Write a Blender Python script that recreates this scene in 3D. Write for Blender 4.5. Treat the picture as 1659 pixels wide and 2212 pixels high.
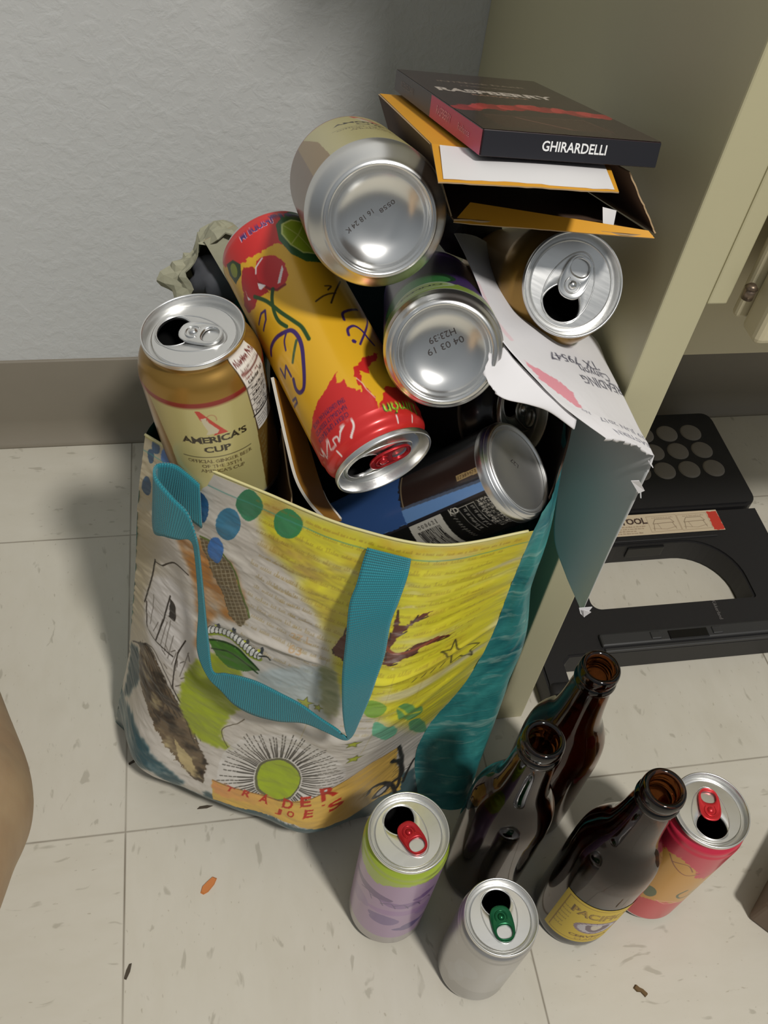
import bpy, bmesh, math, random
import numpy as np
from mathutils import Matrix, Vector
from mathutils.geometry import delaunay_2d_cdt

for o in list(bpy.data.objects):
    bpy.data.objects.remove(o)
sc = bpy.context.scene
COL = sc.collection
PI = math.pi
rng = np.random.default_rng(7)
random.seed(7)

# ------------------------------------------------------------------ camera
cam_d = bpy.data.cameras.new('camera')
cam = bpy.data.objects.new('camera', cam_d)
COL.objects.link(cam)
cam_d.sensor_fit = 'VERTICAL'
cam_d.sensor_height = 36.0
cam_d.lens = 36.0 * 1987.48 / 2212.0
cam_d.clip_start = 0.01
CAMPOS = (0.08701383, -0.29773696, 0.74466949)
CR = ((0.9821828, 0.0591876, -0.1783641), (-0.1595722, 0.7639913, -0.6251832), (0.0992655, 0.6425061, 0.7598238))
cam.matrix_world = Matrix.Translation(CAMPOS) @ Matrix(CR).to_4x4()
sc.camera = cam

# ------------------------------------------------------------------ light
sc.view_settings.view_transform = 'Standard'
sc.view_settings.look = 'None'
sc.view_settings.gamma = 1.0
sc.view_settings.use_curve_mapping = False
sc.view_settings.exposure = 0.0
sc.cycles.use_denoising = True
sc.cycles.max_bounces = 10
sc.cycles.transmission_bounces = 8
sc.cycles.caustics_reflective = False
sc.cycles.caustics_refractive = False

KEY_POS = (0.65, -1.10, 2.40)
KEY_POWER = 43.0
KEY_SIZE = 0.20
AMBIENT = 0.28

world = bpy.data.worlds.new('room_air')
sc.world = world
world.use_nodes = True
wn = world.node_tree.nodes
wl = world.node_tree.links
wn.clear()
w_out = wn.new('ShaderNodeOutputWorld')
w_bg = wn.new('ShaderNodeBackground')
w_tc = wn.new('ShaderNodeTexCoord')
w_sep = wn.new('ShaderNodeSeparateXYZ')
w_ramp = wn.new('ShaderNodeValToRGB')
w_map = wn.new('ShaderNodeMapRange')
wl.new(w_tc.outputs['Generated'], w_sep.inputs[0])
wl.new(w_sep.outputs['Z'], w_map.inputs['Value'])
w_map.inputs['From Min'].default_value = -1.0
w_map.inputs['From Max'].default_value = 1.0
wl.new(w_map.outputs[0], w_ramp.inputs[0])
el = w_ramp.color_ramp.elements
el[0].position = 0.25; el[0].color = (0.16, 0.14, 0.11, 1)
el[1].position = 0.97; el[1].color = (1.28, 1.33, 1.36, 1)
e_mid = el.new(0.55); e_mid.color = (0.56, 0.60, 0.63, 1)
e_hi = el.new(0.78); e_hi.color = (0.90, 0.95, 0.98, 1)
wl.new(w_ramp.outputs[0], w_bg.inputs['Color'])
w_bg.inputs['Strength'].default_value = AMBIENT
wl.new(w_bg.outputs[0], w_out.inputs['Surface'])

key_d = bpy.data.lights.new('ceiling_lamp', 'AREA')
key_d.shape = 'DISK'
key_d.size = KEY_SIZE
key_d.energy = KEY_POWER
key_d.color = (1.0, 0.965, 0.91)
key = bpy.data.objects.new('ceiling_lamp', key_d)
COL.objects.link(key)
key.location = KEY_POS
key.rotation_euler = (Vector((0.2, 0.1, 0.1)) - Vector(KEY_POS)).to_track_quat('-Z', 'Y').to_euler()


# ------------------------------------------------------------------ helpers
def lin(c):
    c = np.asarray(c, float)
    return np.where(c <= 0.04045, c / 12.92, ((c + 0.055) / 1.055) ** 2.4)


def rgb(r, g, b):
    return tuple(lin(np.array([r, g, b]) / 255.0)) + (1.0,)


def srgb(r, g, b):
    return np.array([r, g, b]) / 255.0


class NT:
    """small wrapper to write node trees compactly"""
    def __init__(self, name):
        self.m = bpy.data.materials.new(name)
        self.m.use_nodes = True
        self.t = self.m.node_tree
        self.bsdf = self.t.nodes['Principled BSDF']

    def n(self, typ, **kw):
        nd = self.t.nodes.new('ShaderNode' + typ)
        for k, v in kw.items():
            if k.startswith('i_'):
                nd.inputs[k[2:].replace('_', ' ')].default_value = v
            else:
                setattr(nd, k, v)
        return nd

    def l(self, a, b):
        self.t.links.new(a, b)

    def obj(self, scale=(1, 1, 1), rot=(0, 0, 0), loc=(0, 0, 0), space='Object'):
        tc = self.n('TexCoord')
        mp = self.n('Mapping')
        mp.inputs['Scale'].default_value = scale
        mp.inputs['Rotation'].default_value = rot
        mp.inputs['Location'].default_value = loc
        self.l(tc.outputs[space], mp.inputs[0])
        return mp.outputs[0]

    def noise(self, vec, scale, detail=3.0, rough=0.55, dist=0.0):
        nd = self.n('TexNoise')
        nd.inputs['Scale'].default_value = scale
        nd.inputs['Detail'].default_value = detail
        nd.inputs['Roughness'].default_value = rough
        nd.inputs['Distortion'].default_value = dist
        self.l(vec, nd.inputs['Vector'])
        return nd.outputs['Fac']

    def ramp(self, fac, stops):
        nd = self.n('ValToRGB')
        e = nd.color_ramp.elements
        e[0].position, e[0].color = stops[0]
        e[1].position, e[1].color = stops[-1]
        for p, c in stops[1:-1]:
            k = e.new(p); k.color = c
        self.l(fac, nd.inputs[0])
        return nd.outputs[0]

    def math(self, op, a, b=None, clamp=False):
        nd = self.n('Math', operation=op, use_clamp=clamp)
        for i, v in enumerate((a, b)):
            if v is None:
                continue
            if isinstance(v, (int, float)):
                nd.inputs[i].default_value = v
            else:
                self.l(v, nd.inputs[i])
        return nd.outputs[0]

    def mix(self, fac, a, b, blend='MIX'):
        nd = self.n('Mix', data_type='RGBA', blend_type=blend)
        for i, v in ((0, fac), (6, a), (7, b)):
            if isinstance(v, (int, float)):
                nd.inputs[i].default_value = v
            elif isinstance(v, tuple):
                nd.inputs[i].default_value = v
            else:
                self.l(v, nd.inputs[i])
        return nd.outputs[2]

    def bump(self, h, strength=0.3, dist=0.001, prev=None):
        nd = self.n('Bump')
        nd.inputs['Strength'].default_value = strength
        nd.inputs['Distance'].default_value = dist
        self.l(h, nd.inputs['Height'])
        if prev is not None:
            self.l(prev, nd.inputs['Normal'])
        self.l(nd.outputs[0], self.bsdf.inputs['Normal'])
        return nd.outputs[0]

    def set(self, **kw):
        for k, v in kw.items():
            s = self.bsdf.inputs[k.replace('_', ' ')]
            if hasattr(v, 'is_linked') or hasattr(v, 'links'):
                self.l(v, s)
            else:
                s.default_value = v
        return self.m


def plain(name, col, rough=0.5, metal=0.0, nscale=None, nstr=0.15, ndist=0.0005, var=0.0, **kw):
    t = NT(name)
    v = t.obj()
    if var > 0:
        f = t.noise(v, 35, 4)
        c2 = tuple(x * (1 - var) for x in col[:3]) + (1.0,)
        t.set(Base_Color=t.mix(f, col, c2))
    else:
        t.set(Base_Color=col)
    t.set(Roughness=rough, Metallic=metal)
    if nscale:
        t.bump(t.noise(v, nscale, 3), nstr, ndist)
    for k, x in kw.items():
        t.set(**{k: x})
    return t.m


def new_mesh(name, verts, faces, mats=(), smooth=True, mat_idx=None):
    me = bpy.data.meshes.new(name)
    me.from_pydata([tuple(map(float, v)) for v in verts], [], [tuple(map(int, f)) for f in faces])
    for m in mats:
        me.materials.append(m)
    if mat_idx is not None:
        me.polygons.foreach_set('material_index', np.asarray(mat_idx, dtype=np.int32))
    me.polygons.foreach_set('use_smooth', np.full(len(me.polygons), smooth))
    me.update()
    return me


def grid_mesh(name, P, mat, colors=None, wrap=False, smooth=True, flip=False):
    """P (ny,nx,3) -> quad grid, optional per-vertex colours (ny,nx,4) in linear rgb + metallic"""
    ny, nx = P.shape[:2]
    idx = np.arange(ny * nx).reshape(ny, nx)
    a = idx[:-1, :-1]; b = idx[:-1, 1:]; c = idx[1:, 1:]; d = idx[1:, :-1]
    q = np.stack([a, b, c, d], -1).reshape(-1, 4)
    if wrap:
        q2 = np.stack([idx[:-1, -1], idx[:-1, 0], idx[1:, 0], idx[1:, -1]], -1)
        q = np.concatenate([q, q2])
    if flip:
        q = q[:, ::-1]
    me = bpy.data.meshes.new(name)
    nf = len(q)
    me.vertices.add(ny * nx)
    me.vertices.foreach_set('co', np.ascontiguousarray(P, dtype=np.float32).ravel())
    me.loops.add(nf * 4)
    me.loops.foreach_set('vertex_index', np.ascontiguousarray(q, dtype=np.int32).ravel())
    me.polygons.add(nf)
    me.polygons.foreach_set('loop_start', np.arange(0, nf * 4, 4, dtype=np.int32))
    me.polygons.foreach_set('use_smooth', np.full(nf, smooth))
    me.materials.append(mat)
    if colors is not None:
        at = me.color_attributes.new('Col', 'FLOAT_COLOR', 'POINT')
        at.data.foreach_set('color', np.ascontiguousarray(colors, dtype=np.float32).ravel())
    me.update(calc_edges=True)
    me.validate()
    return me


def link(name, me, parent=None):
    o = bpy.data.objects.new(name, me)
    COL.objects.link(o)
    if parent is not None:
        o.parent = parent
    return o


def tag(o, label, cat, group=None):
    o['label'] = label
    o['category'] = cat
    if group:
        o['group'] = group
    return o


def thing(name, label, cat, loc=(0, 0, 0), group=None, mat=None):
    o = bpy.data.objects.new(name, None)
    COL.objects.link(o)
    o.empty_display_size = 0.03
    if mat is not None:
        o.matrix_world = mat
    else:
        o.location = loc
    return tag(o, label, cat, group)


def struct(name, me):
    o = link(name, me)
    o['kind'] = 'structure'
    return o


def rel(P, parent):
    return np.asarray(P, float) - np.array(parent.location)


def bm_mesh(name, bm, mats, smooth=False):
    me = bpy.data.meshes.new(name)
    bm.to_mesh(me)
    bm.free()
    for m in (mats if isinstance(mats, (list, tuple)) else [mats]):
        me.materials.append(m)
    me.polygons.foreach_set('use_smooth', np.full(len(me.polygons), smooth))
    return me


def add_box(bm, lo, hi, bevel=0.0, seg=2, mi=0):
    lo = Vector(lo); hi = Vector(hi)
    r = bmesh.ops.create_cube(bm, size=1.0, matrix=Matrix.Translation((lo + hi) / 2) @ Matrix.Diagonal((*(hi - lo), 1)))
    vs = r['verts']
    fs = set(f for v in vs for f in v.link_faces)
    for f in fs:
        f.material_index = mi
    if bevel > 0:
        es = list(set(e for v in vs for e in v.link_edges))
        bmesh.ops.bevel(bm, geom=es, offset=bevel, segments=seg, affect='EDGES', profile=0.5)


def lathe(prof, n=64):
    """profile [(r,z)...] -> (rows,n,3)"""
    prof = np.asarray(prof, float)
    th = np.linspace(-PI, PI, n, endpoint=False)
    P = np.zeros((len(prof), n, 3))
    P[..., 0] = prof[:, :1] * np.cos(th)
    P[..., 1] = prof[:, :1] * np.sin(th)
    P[..., 2] = prof[:, 1:2]
    return P


def smooth_prof(pts, sub=4):
    """Catmull-Rom through points"""
    p = np.asarray(pts, float)
    out = []
    for i in range(len(p) - 1):
        p0 = p[max(i - 1, 0)]; p1 = p[i]; p2 = p[i + 1]; p3 = p[min(i + 2, len(p) - 1)]
        for k in range(sub):
            t = k / sub
            out.append(0.5 * ((2 * p1) + (-p0 + p2) * t + (2 * p0 - 5 * p1 + 4 * p2 - p3) * t * t + (-p0 + 3 * p1 - 3 * p2 + p3) * t ** 3))
    out.append(p[-1])
    return np.array(out)


def tube_arrays(path, r, n=8, closed=False):
    path = np.asarray(path, float)
    m = len(path)
    V = []
    for i in range(m):
        if closed:
            t = path[(i + 1) % m] - path[i - 1]
        else:
            t = path[min(i + 1, m - 1)] - path[max(i - 1, 0)]
        t /= np.linalg.norm(t) + 1e-12
        ref = np.array([0, 0, 1.0]) if abs(t[2]) < 0.9 else np.array([1.0, 0, 0])
        u = np.cross(ref, t); u /= np.linalg.norm(u); v = np.cross(t, u)
        rr = r[i] if hasattr(r, '__len__') else r
        for k in range(n):
            a = 2 * PI * k / n
            V.append(path[i] + rr * (math.cos(a) * u + math.sin(a) * v))
    F = []
    for i in range(m if closed else m - 1):
        for k in range(n):
            a = i * n + k; b = i * n + (k + 1) % n
            j = (i + 1) % m
            F.append((a, b, j * n + (k + 1) % n, j * n + k))
    if not closed:
        F.append(tuple(range(n))[::-1]); F.append(tuple((m - 1) * n + k for k in range(n)))
    return V, F


class MB:
    """collects vertices / faces with material indices"""
    def __init__(self):
        self.v = []; self.f = []; self.mi = []

    def add(self, V, F, mi=0):
        o = len(self.v)
        self.v += [tuple(map(float, x)) for x in V]
        self.f += [tuple(int(i) + o for i in f) for f in F]
        self.mi += [mi] * len(F)

    def grid(self, P, mi=0, wrap=False):
        ny, nx = P.shape[:2]
        idx = np.arange(ny * nx).reshape(ny, nx)
        F = [(idx[i, j], idx[i, j + 1], idx[i + 1, j + 1], idx[i + 1, j]) for i in range(ny - 1) for j in range(nx - 1)]
        if wrap:
            F += [(idx[i, -1], idx[i, 0], idx[i + 1, 0], idx[i + 1, -1]) for i in range(ny - 1)]
        self.add(P.reshape(-1, 3), F, mi)

    def tube(self, path, r, n=8, closed=False, mi=0):
        V, F = tube_arrays(path, r, n, closed)
        self.add(V, F, mi)

    def mesh(self, name, mats, smooth=True):
        return new_mesh(name, self.v, self.f, mats if isinstance(mats, (list, tuple)) else [mats], smooth, self.mi)


# ---- lettering taken from the built-in font -------------------------------
_glyph = {}


def text_tris(text, bold=False):
    """triangles of a line of lettering, cap height about 0.7, centred"""
    k = (text, bold)
    if k in _glyph:
        return _glyph[k]
    cu = bpy.data.curves.new('tmp', 'FONT')
    cu.body = text
    cu.resolution_u = 3
    cu.align_x = 'CENTER'
    cu.align_y = 'CENTER'
    if bold:
        cu.offset = 0.018
    ob = bpy.data.objects.new('tmp', cu)
    COL.objects.link(ob)
    dg = bpy.context.evaluated_depsgraph_get()
    dg.update()
    me = bpy.data.meshes.new_from_object(ob.evaluated_get(dg))
    me.calc_loop_triangles()
    co = np.array([v.co[:2] for v in me.vertices]).reshape(-1, 2)
    tr = np.array([t.vertices for t in me.loop_triangles], int).reshape(-1, 3)
    bpy.data.objects.remove(ob)
    bpy.data.curves.remove(cu)
    bpy.data.meshes.remove(me)
    _glyph[k] = (co, tr)
    return co, tr


def letter_geo(mb, text, fn, size, width=None, mi=0, bold=False):
    """append lettering to a MB; fn maps (x,y) -> 3-D point; width fixes the line length"""
    co, tr = text_tris(text, bold)
    c = co * size
    if width:
        ext = c[:, 0].max() - c[:, 0].min()
        c[:, 0] *= width / ext
    mb.add([fn(x, y) for x, y in c], tr, mi)


class Canvas:
    """painted pattern of one printed part, in millimetres"""
    def __init__(self, x0, x1, y0, y1, res, col, metal=0.0):
        self.x0, self.y0, self.res = x0, y0, res
        self.nx = int(round((x1 - x0) / res)) + 1
        self.ny = int(round((y1 - y0) / res)) + 1
        self.a = np.zeros((self.ny, self.nx, 4))
        self.a[..., :3] = col
        self.a[..., 3] = metal
        self.X = x0 + np.arange(self.nx) * res
        self.Y = y0 + np.arange(self.ny) * res

    def _win(self, xa, xb, ya, yb):
        i0 = max(int((xa - self.x0) / self.res) - 1, 0); i1 = min(int((xb - self.x0) / self.res) + 3, self.nx)
        j0 = max(int((ya - self.y0) / self.res) - 1, 0); j1 = min(int((yb - self.y0) / self.res) + 3, self.ny)
        return i0, i1, j0, j1

    def blend(self, sl, m, col, metal=None):
        m = np.clip(m, 0, 1)[..., None]
        w = self.a[sl]
        w[..., :3] = w[..., :3] * (1 - m) + np.asarray(col) * m
        if metal is not None:
            w[..., 3:] = w[..., 3:] * (1 - m) + metal * m

    def poly(self, pts, col, alpha=1.0, metal=None, rough=0.0):
        p = np.asarray(pts, float)
        i0, i1, j0, j1 = self._win(p[:, 0].min(), p[:, 0].max(), p[:, 1].min(), p[:, 1].max())
        if i1 <= i0 or j1 <= j0:
            return
        gx, gy = np.meshgrid(self.X[i0:i1], self.Y[j0:j1])
        if rough:
            gx = gx + rough * vnoise(gx * 0.6, gy * 0.6, 3); gy = gy + rough * vnoise(gx * 0.6 + 50, gy * 0.6, 4)
        ins = np.zeros(gx.shape, bool)
        n = len(p)
        for k in range(n):
            xa, ya = p[k]; xb, yb = p[(k + 1) % n]
            if ya == yb:
                continue
            c = ((gy < ya) != (gy < yb)) & (gx < (xb - xa) * (gy - ya) / (yb - ya) + xa)
            ins ^= c
        self.blend((slice(j0, j1), slice(i0, i1)), ins * alpha, col, metal)

    def stroke(self, pts, w, col, alpha=1.0, smooth=False):
        p = smooth_prof(pts, 5) if smooth and len(pts) > 2 else np.asarray(pts, float)
        i0, i1, j0, j1 = self._win(p[:, 0].min() - w, p[:, 0].max() + w, p[:, 1].min() - w, p[:, 1].max() + w)
        if i1 <= i0 or j1 <= j0:
            return
        gx, gy = np.meshgrid(self.X[i0:i1], self.Y[j0:j1])
        d = np.full(gx.shape, 1e9)
        for k in range(len(p) - 1):
            a = p[k]; b = p[k + 1]; e = b - a
            t = np.clip(((gx - a[0]) * e[0] + (gy - a[1]) * e[1]) / (e @ e + 1e-9), 0, 1)
            d = np.minimum(d, np.hypot(gx - a[0] - t * e[0], gy - a[1] - t * e[1]))
        self.blend((slice(j0, j1), slice(i0, i1)), alpha * np.clip((w / 2 - d) / self.res + 0.5, 0, 1), col)

    def ellipse(self, c, A, B, col, alpha=1.0, wob=0.0, seed=1):
        c = np.asarray(c, float); A = np.asarray(A, float); B = np.asarray(B, float)
        th = np.linspace(0, 2 * PI, 40, endpoint=False)
        k = 1 + wob * np.interp(th, np.linspace(0, 2 * PI, 9), np.append(*(lambda q: (q, q[:1]))(np.random.default_rng(seed).uniform(-1, 1, 8))))
        self.poly(c + (np.cos(th) * k)[:, None] * A + (np.sin(th) * k)[:, None] * B, col, alpha)

    def text(self, s, x, y, size, col, ang=0.0, width=None, bold=False, alpha=1.0, flip=False):
        co, tr = text_tris(s, bold)
        c = co * size * np.array([-1 if flip else 1, 1])
        if width:
            c = c * np.array([width / (c[:, 0].max() - c[:, 0].min()), 1])
        ca, sa = math.cos(ang), math.sin(ang)
        c = np.stack([x + ca * c[:, 0] - sa * c[:, 1], y + sa * c[:, 0] + ca * c[:, 1]], 1)
        i0, i1, j0, j1 = self._win(c[:, 0].min(), c[:, 0].max(), c[:, 1].min(), c[:, 1].max())
        if i1 <= i0 or j1 <= j0:
            return
        m = np.zeros((j1 - j0, i1 - i0))
        for t in tr:
            a, b, d = c[t]
            q0, q1, r0, r1 = self._win(min(a[0], b[0], d[0]), max(a[0], b[0], d[0]), min(a[1], b[1], d[1]), max(a[1], b[1], d[1]))
            if q1 <= q0 or r1 <= r0:
                continue
            gx, gy = np.meshgrid(self.X[q0:q1], self.Y[r0:r1])
            den = (b[1] - d[1]) * (a[0] - d[0]) + (d[0] - b[0]) * (a[1] - d[1])
            if abs(den) < 1e-12:
                continue
            l1 = ((b[1] - d[1]) * (gx - d[0]) + (d[0] - b[0]) * (gy - d[1])) / den
            l2 = ((d[1] - a[1]) * (gx - d[0]) + (a[0] - d[0]) * (gy - d[1])) / den
            e = 0.12
            ins = (l1 > -e) & (l2 > -e) & (1 - l1 - l2 > -e)
            sl = (slice(r0 - j0, r1 - j0), slice(q0 - i0, q1 - i0))
            m[sl] = np.maximum(m[sl], ins)
        self.blend((slice(j0, j1), slice(i0, i1)), m * alpha, col)

    def scribble(self, x0, x1, y, h, col, w=0.25, slope=0.0, seed=0, alpha=0.8):
        """a line of illegible cursive handwriting"""
        r = np.random.default_rng(seed)
        x = x0
        pts = []
        while x < x1:
            for _ in range(r.integers(3, 8)):
                a = r.uniform(0.5, 1.0) * h * (1.7 if r.random() < 0.15 else 1)
                yy = y + slope * (x - x0)
                pts += [(x, yy), (x + 0.35 * h, yy + a), (x + 0.15 * h, yy + a * 0.9), (x + 0.4 * h, yy)]
                x += h * r.uniform(0.5, 0.8)
                if x > x1:
                    break
            if len(pts) > 3:
                self.stroke(pts, w, col, alpha)
            pts = []
            x += h * 0.8

    def sample(self, x, y):
        """x,y arrays (mm) -> linear rgba"""
        fx = np.clip((x - self.x0) / self.res, 0, self.nx - 1.001); fy = np.clip((y - self.y0) / self.res, 0, self.ny - 1.001)
        i = fx.astype(int); j = fy.astype(int); u = (fx - i)[..., None]; v = (fy - j)[..., None]
        c = (self.a[j, i] * (1 - u) + self.a[j, i + 1] * u) * (1 - v) + (self.a[j + 1, i] * (1 - u) + self.a[j + 1, i + 1] * u) * v
        c[..., :3] = lin(np.clip(c[..., :3], 0, 1))
        return c


def vnoise(x, y, seed=0):
    """smooth value noise in -1..1"""
    tab = np.random.default_rng(seed).uniform(-1, 1, (64, 64))
    xi = np.floor(x).astype(int); yi = np.floor(y).astype(int)
    u = x - xi; v = y - yi
    u = u * u * (3 - 2 * u); v = v * v * (3 - 2 * v)
    g = lambda a, b: tab[b % 64, a % 64]
    return (g(xi, yi) * (1 - u) + g(xi + 1, yi) * u) * (1 - v) + (g(xi, yi + 1) * (1 - u) + g(xi + 1, yi + 1) * u) * v


def fbm(x, y, seed=0, octv=4):
    s = 0; a = 1.0
    for k in range(octv):
        s = s + a * vnoise(x * 2 ** k, y * 2 ** k, seed + k); a *= 0.5
    return s / 2


def printed(name, rough=0.35, coat=0.0, bump=None):
    """material that shows a part's own printed pattern; alpha channel = bare metal"""
    t = NT(name)
    at = t.n('Attribute', attribute_name='Col')
    t.set(Base_Color=at.outputs['Color'], Roughness=rough, Metallic=at.outputs['Alpha'])
    if coat:
        t.set(Coat_Weight=coat, Coat_Roughness=0.12)
    if bump:
        v = t.obj(scale=bump[2])
        t.bump(t.noise(v, bump[0], 4), bump[1], 0.001)
    return t.m


# ------------------------------------------------------------------ materials
def floor_material():
    t = NT('vinyl_floor_tile')
    tc = t.n('TexCoord')
    sep = t.n('SeparateXYZ')
    t.l(tc.outputs['Object'], sep.inputs[0])
    T = 0.3048
    gx = t.math('DIVIDE', sep.outputs['X'], T); gy = t.math('DIVIDE', sep.outputs['Y'], T)
    ix = t.math('FLOOR', gx); iy = t.math('FLOOR', gy)
    par = t.math('FLOORED_MODULO', t.math('ADD', ix, iy), 2.0)
    cmb = t.n('CombineXYZ'); cmb2 = t.n('CombineXYZ')
    # flecks run one way on even tiles and the other way on odd tiles
    off = t.math('MULTIPLY', t.math('ADD', ix, t.math('MULTIPLY', iy, 3.7)), 1.37)
    t.l(t.math('ADD', sep.outputs['X'], off), cmb.inputs[0]); t.l(t.math('MULTIPLY', sep.outputs['Y'], 2.4), cmb.inputs[1])
    t.l(t.math('ADD', t.math('MULTIPLY', sep.outputs['X'], 2.4), off), cmb2.inputs[0]); t.l(sep.outputs['Y'], cmb2.inputs[1])
    vm = t.n('Mix', data_type='VECTOR')
    t.l(par, vm.inputs[0]); t.l(cmb.outputs[0], vm.inputs[4]); t.l(cmb2.outputs[0], vm.inputs[5])
    vec = vm.outputs[1]
    n1 = t.noise(vec, 46, 2.5, 0.5, 0.5)
    n2 = t.noise(vec, 24, 4.0, 0.6, 0.3)
    n3 = t.noise(vec, 150, 2.0, 0.5, 0.3)
    base = t.mix(n2, rgb(197, 191, 175), rgb(207, 202, 189))
    f1 = t.ramp(n1, [(0.652, (0, 0, 0, 1)), (0.71, (1, 1, 1, 1))])
    f3 = t.ramp(n3, [(0.70, (0, 0, 0, 1)), (0.76, (1, 1, 1, 1))])
    c = t.mix(t.math('MULTIPLY', f1, 0.62), base, rgb(164, 158, 142))
    c = t.mix(t.math('MULTIPLY', f3, 0.5), c, rgb(150, 140, 118))
    sm = t.noise(vec, 7, 3.0)
    c = t.mix(t.ramp(sm, [(0.55, (0, 0, 0, 1)), (0.75, (0.25, 0.25, 0.25, 1))]), c, rgb(176, 168, 148))
    # joints
    fx = t.math('ABSOLUTE', t.math('SUBTRACT', t.math('FRACT', t.math('ADD', gx, 0.5)), 0.5))
    fy = t.math('ABSOLUTE', t.math('SUBTRACT', t.math('FRACT', t.math('ADD', gy, 0.5)), 0.5))
    jm = t.math('MINIMUM', fx, fy)
    jn = t.ramp(jm, [(0.0012, (1, 1, 1, 1)), (0.0034, (0, 0, 0, 1))])
    jv = t.math('MULTIPLY', jn, t.ramp(t.noise(tc.outputs['Object'], 9, 3), [(0.35, (0.35, 0.35, 0.35, 1)), (0.65, (0.95, 0.95, 0.95, 1))]))
    c = t.mix(jv, c, rgb(96, 84, 66))
    t.set(Base_Color=c, Roughness=0.42, Specular_IOR_Level=0.35)
    hb = t.math('SUBTRACT', t.noise(tc.outputs['Object'], 28, 3), t.math('MULTIPLY', jn, 0.6))
    t.bump(hb, 0.12, 0.0012)
    return t.m


def wall_material():
    t = NT('orange_peel_wall_paint')
    v = t.obj()
    n1 = t.noise(v, 95, 4, 0.55, 0.4)
    n2 = t.noise(v, 260, 3, 0.6)
    t.set(Base_Color=t.mix(t.noise(v, 6, 3), rgb(206, 207, 206), rgb(211, 212, 211)), Roughness=0.6)
    b = t.bump(t.ramp(n1, [(0.42, (0, 0, 0, 1)), (0.72, (1, 1, 1, 1))]), 0.22, 0.0016)
    t.bump(n2, 0.15, 0.0006, b)
    return t.m


M_floor = floor_material()
M_wall = wall_material()
M_base = plain('taupe_vinyl_baseboard', rgb(136, 128, 114), 0.45, nscale=300, nstr=0.08, var=0.06)
M_panel = plain('olive_beige_laminate', rgb(188, 182, 148), 0.42, nscale=500, nstr=0.06, var=0.03)
M_cab = plain('cream_cabinet_paint', rgb(198, 188, 156), 0.42, nscale=120, nstr=0.06, var=0.05)
M_counter = plain('countertop_laminate', rgb(190, 184, 170), 0.35, var=0.1)
M_alu = None


def alu(name, rough, col=(0.80, 0.80, 0.79, 1), brushed=True):
    t = NT(name)
    t.set(Base_Color=col, Metallic=1.0, Roughness=rough)
    if brushed:
        v = t.obj(scale=(900, 40, 900))
        f = t.noise(v, 1.0, 3)
        r = t.ramp(f, [(0.3, (rough * 0.92,) * 3 + (1,)), (0.7, (rough * 1.1,) * 3 + (1,))])
        t.set(Roughness=r)
        t.bump(t.noise(t.obj(scale=(60, 60, 60)), 1.0, 2), 0.03, 0.0004)
    return t.m


M_alu = alu('brushed_aluminium_lid', 0.30)
M_alub = alu('smooth_aluminium_can_end', 0.24, brushed=False)
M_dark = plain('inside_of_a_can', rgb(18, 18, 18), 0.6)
M_ink = plain('black_print', rgb(24, 22, 24), 0.55)
M_inkg = plain('grey_dot_print', rgb(52, 46, 44), 0.6)

# ================================================================== THE ROOM
WY = 0.4487      # back wall plane
PX0, PX1, PY = 0.3225, 0.3486, 0.064   # counter end panel

bm = bmesh.new(); add_box(bm, (-1.6, -2.2, -0.05), (2.2, WY + 0.1, 0.0))
struct('floor', bm_mesh('floor', bm, M_floor))
bm = bmesh.new(); add_box(bm, (-1.6, WY, 0.0), (2.2, WY + 0.1, 2.45))
struct('wall_back', bm_mesh('wall_back', bm, M_wall))
# cove base: flat strip with a rolled toe
prof = [(0, 0.1095), (-0.0022, 0.1095), (-0.0032, 0.1080), (-0.0034, 0.030), (-0.0045, 0.021), (-0.0085, 0.011), (-0.0130, 0.0045), (-0.0150, 0.0018), (-0.0150, 0.0), (0, 0)]
for nm, xa, xb in (('baseboard_back', -1.6, PX0), ('baseboard_right', PX1, 2.2)):
    P = np.array([[(x, WY + a, z) for x in np.linspace(xa, xb, 24)] for a, z in prof])
    struct(nm, grid_mesh(nm, P, M_base, flip=True))

# ---- kitchen counter: end panel + raised cabinet, worktop on top ----------
cab = thing('kitchen_cabinet', 'cream kitchen cabinet with flat end panel reaching the floor beside the shopping bag', 'cabinet', (PX0, WY, 0))
bm = bmesh.new(); add_box(bm, (PX0, PY, 0.0), (PX1, WY, 0.92), 0.0012)
link('end_panel', bm_mesh('end_panel', bm, M_panel), cab).location = (-PX0, -WY, 0)
bm = bmesh.new(); add_box(bm, (PX1, 0.092, 0.402), (0.98, WY, 0.92), 0.001)
link('cabinet_body', bm_mesh('cabinet_body', bm, M_cab), cab).location = (-PX0, -WY, 0)
bm = bmesh.new(); add_box(bm, (PX1 + 0.0004, PY + 0.0005, 0.461), (0.3608, 0.092, 0.92), 0.0012)
link('face_frame', bm_mesh('face_frame', bm, M_panel), cab).location = (-PX0, -WY, 0)
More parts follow.
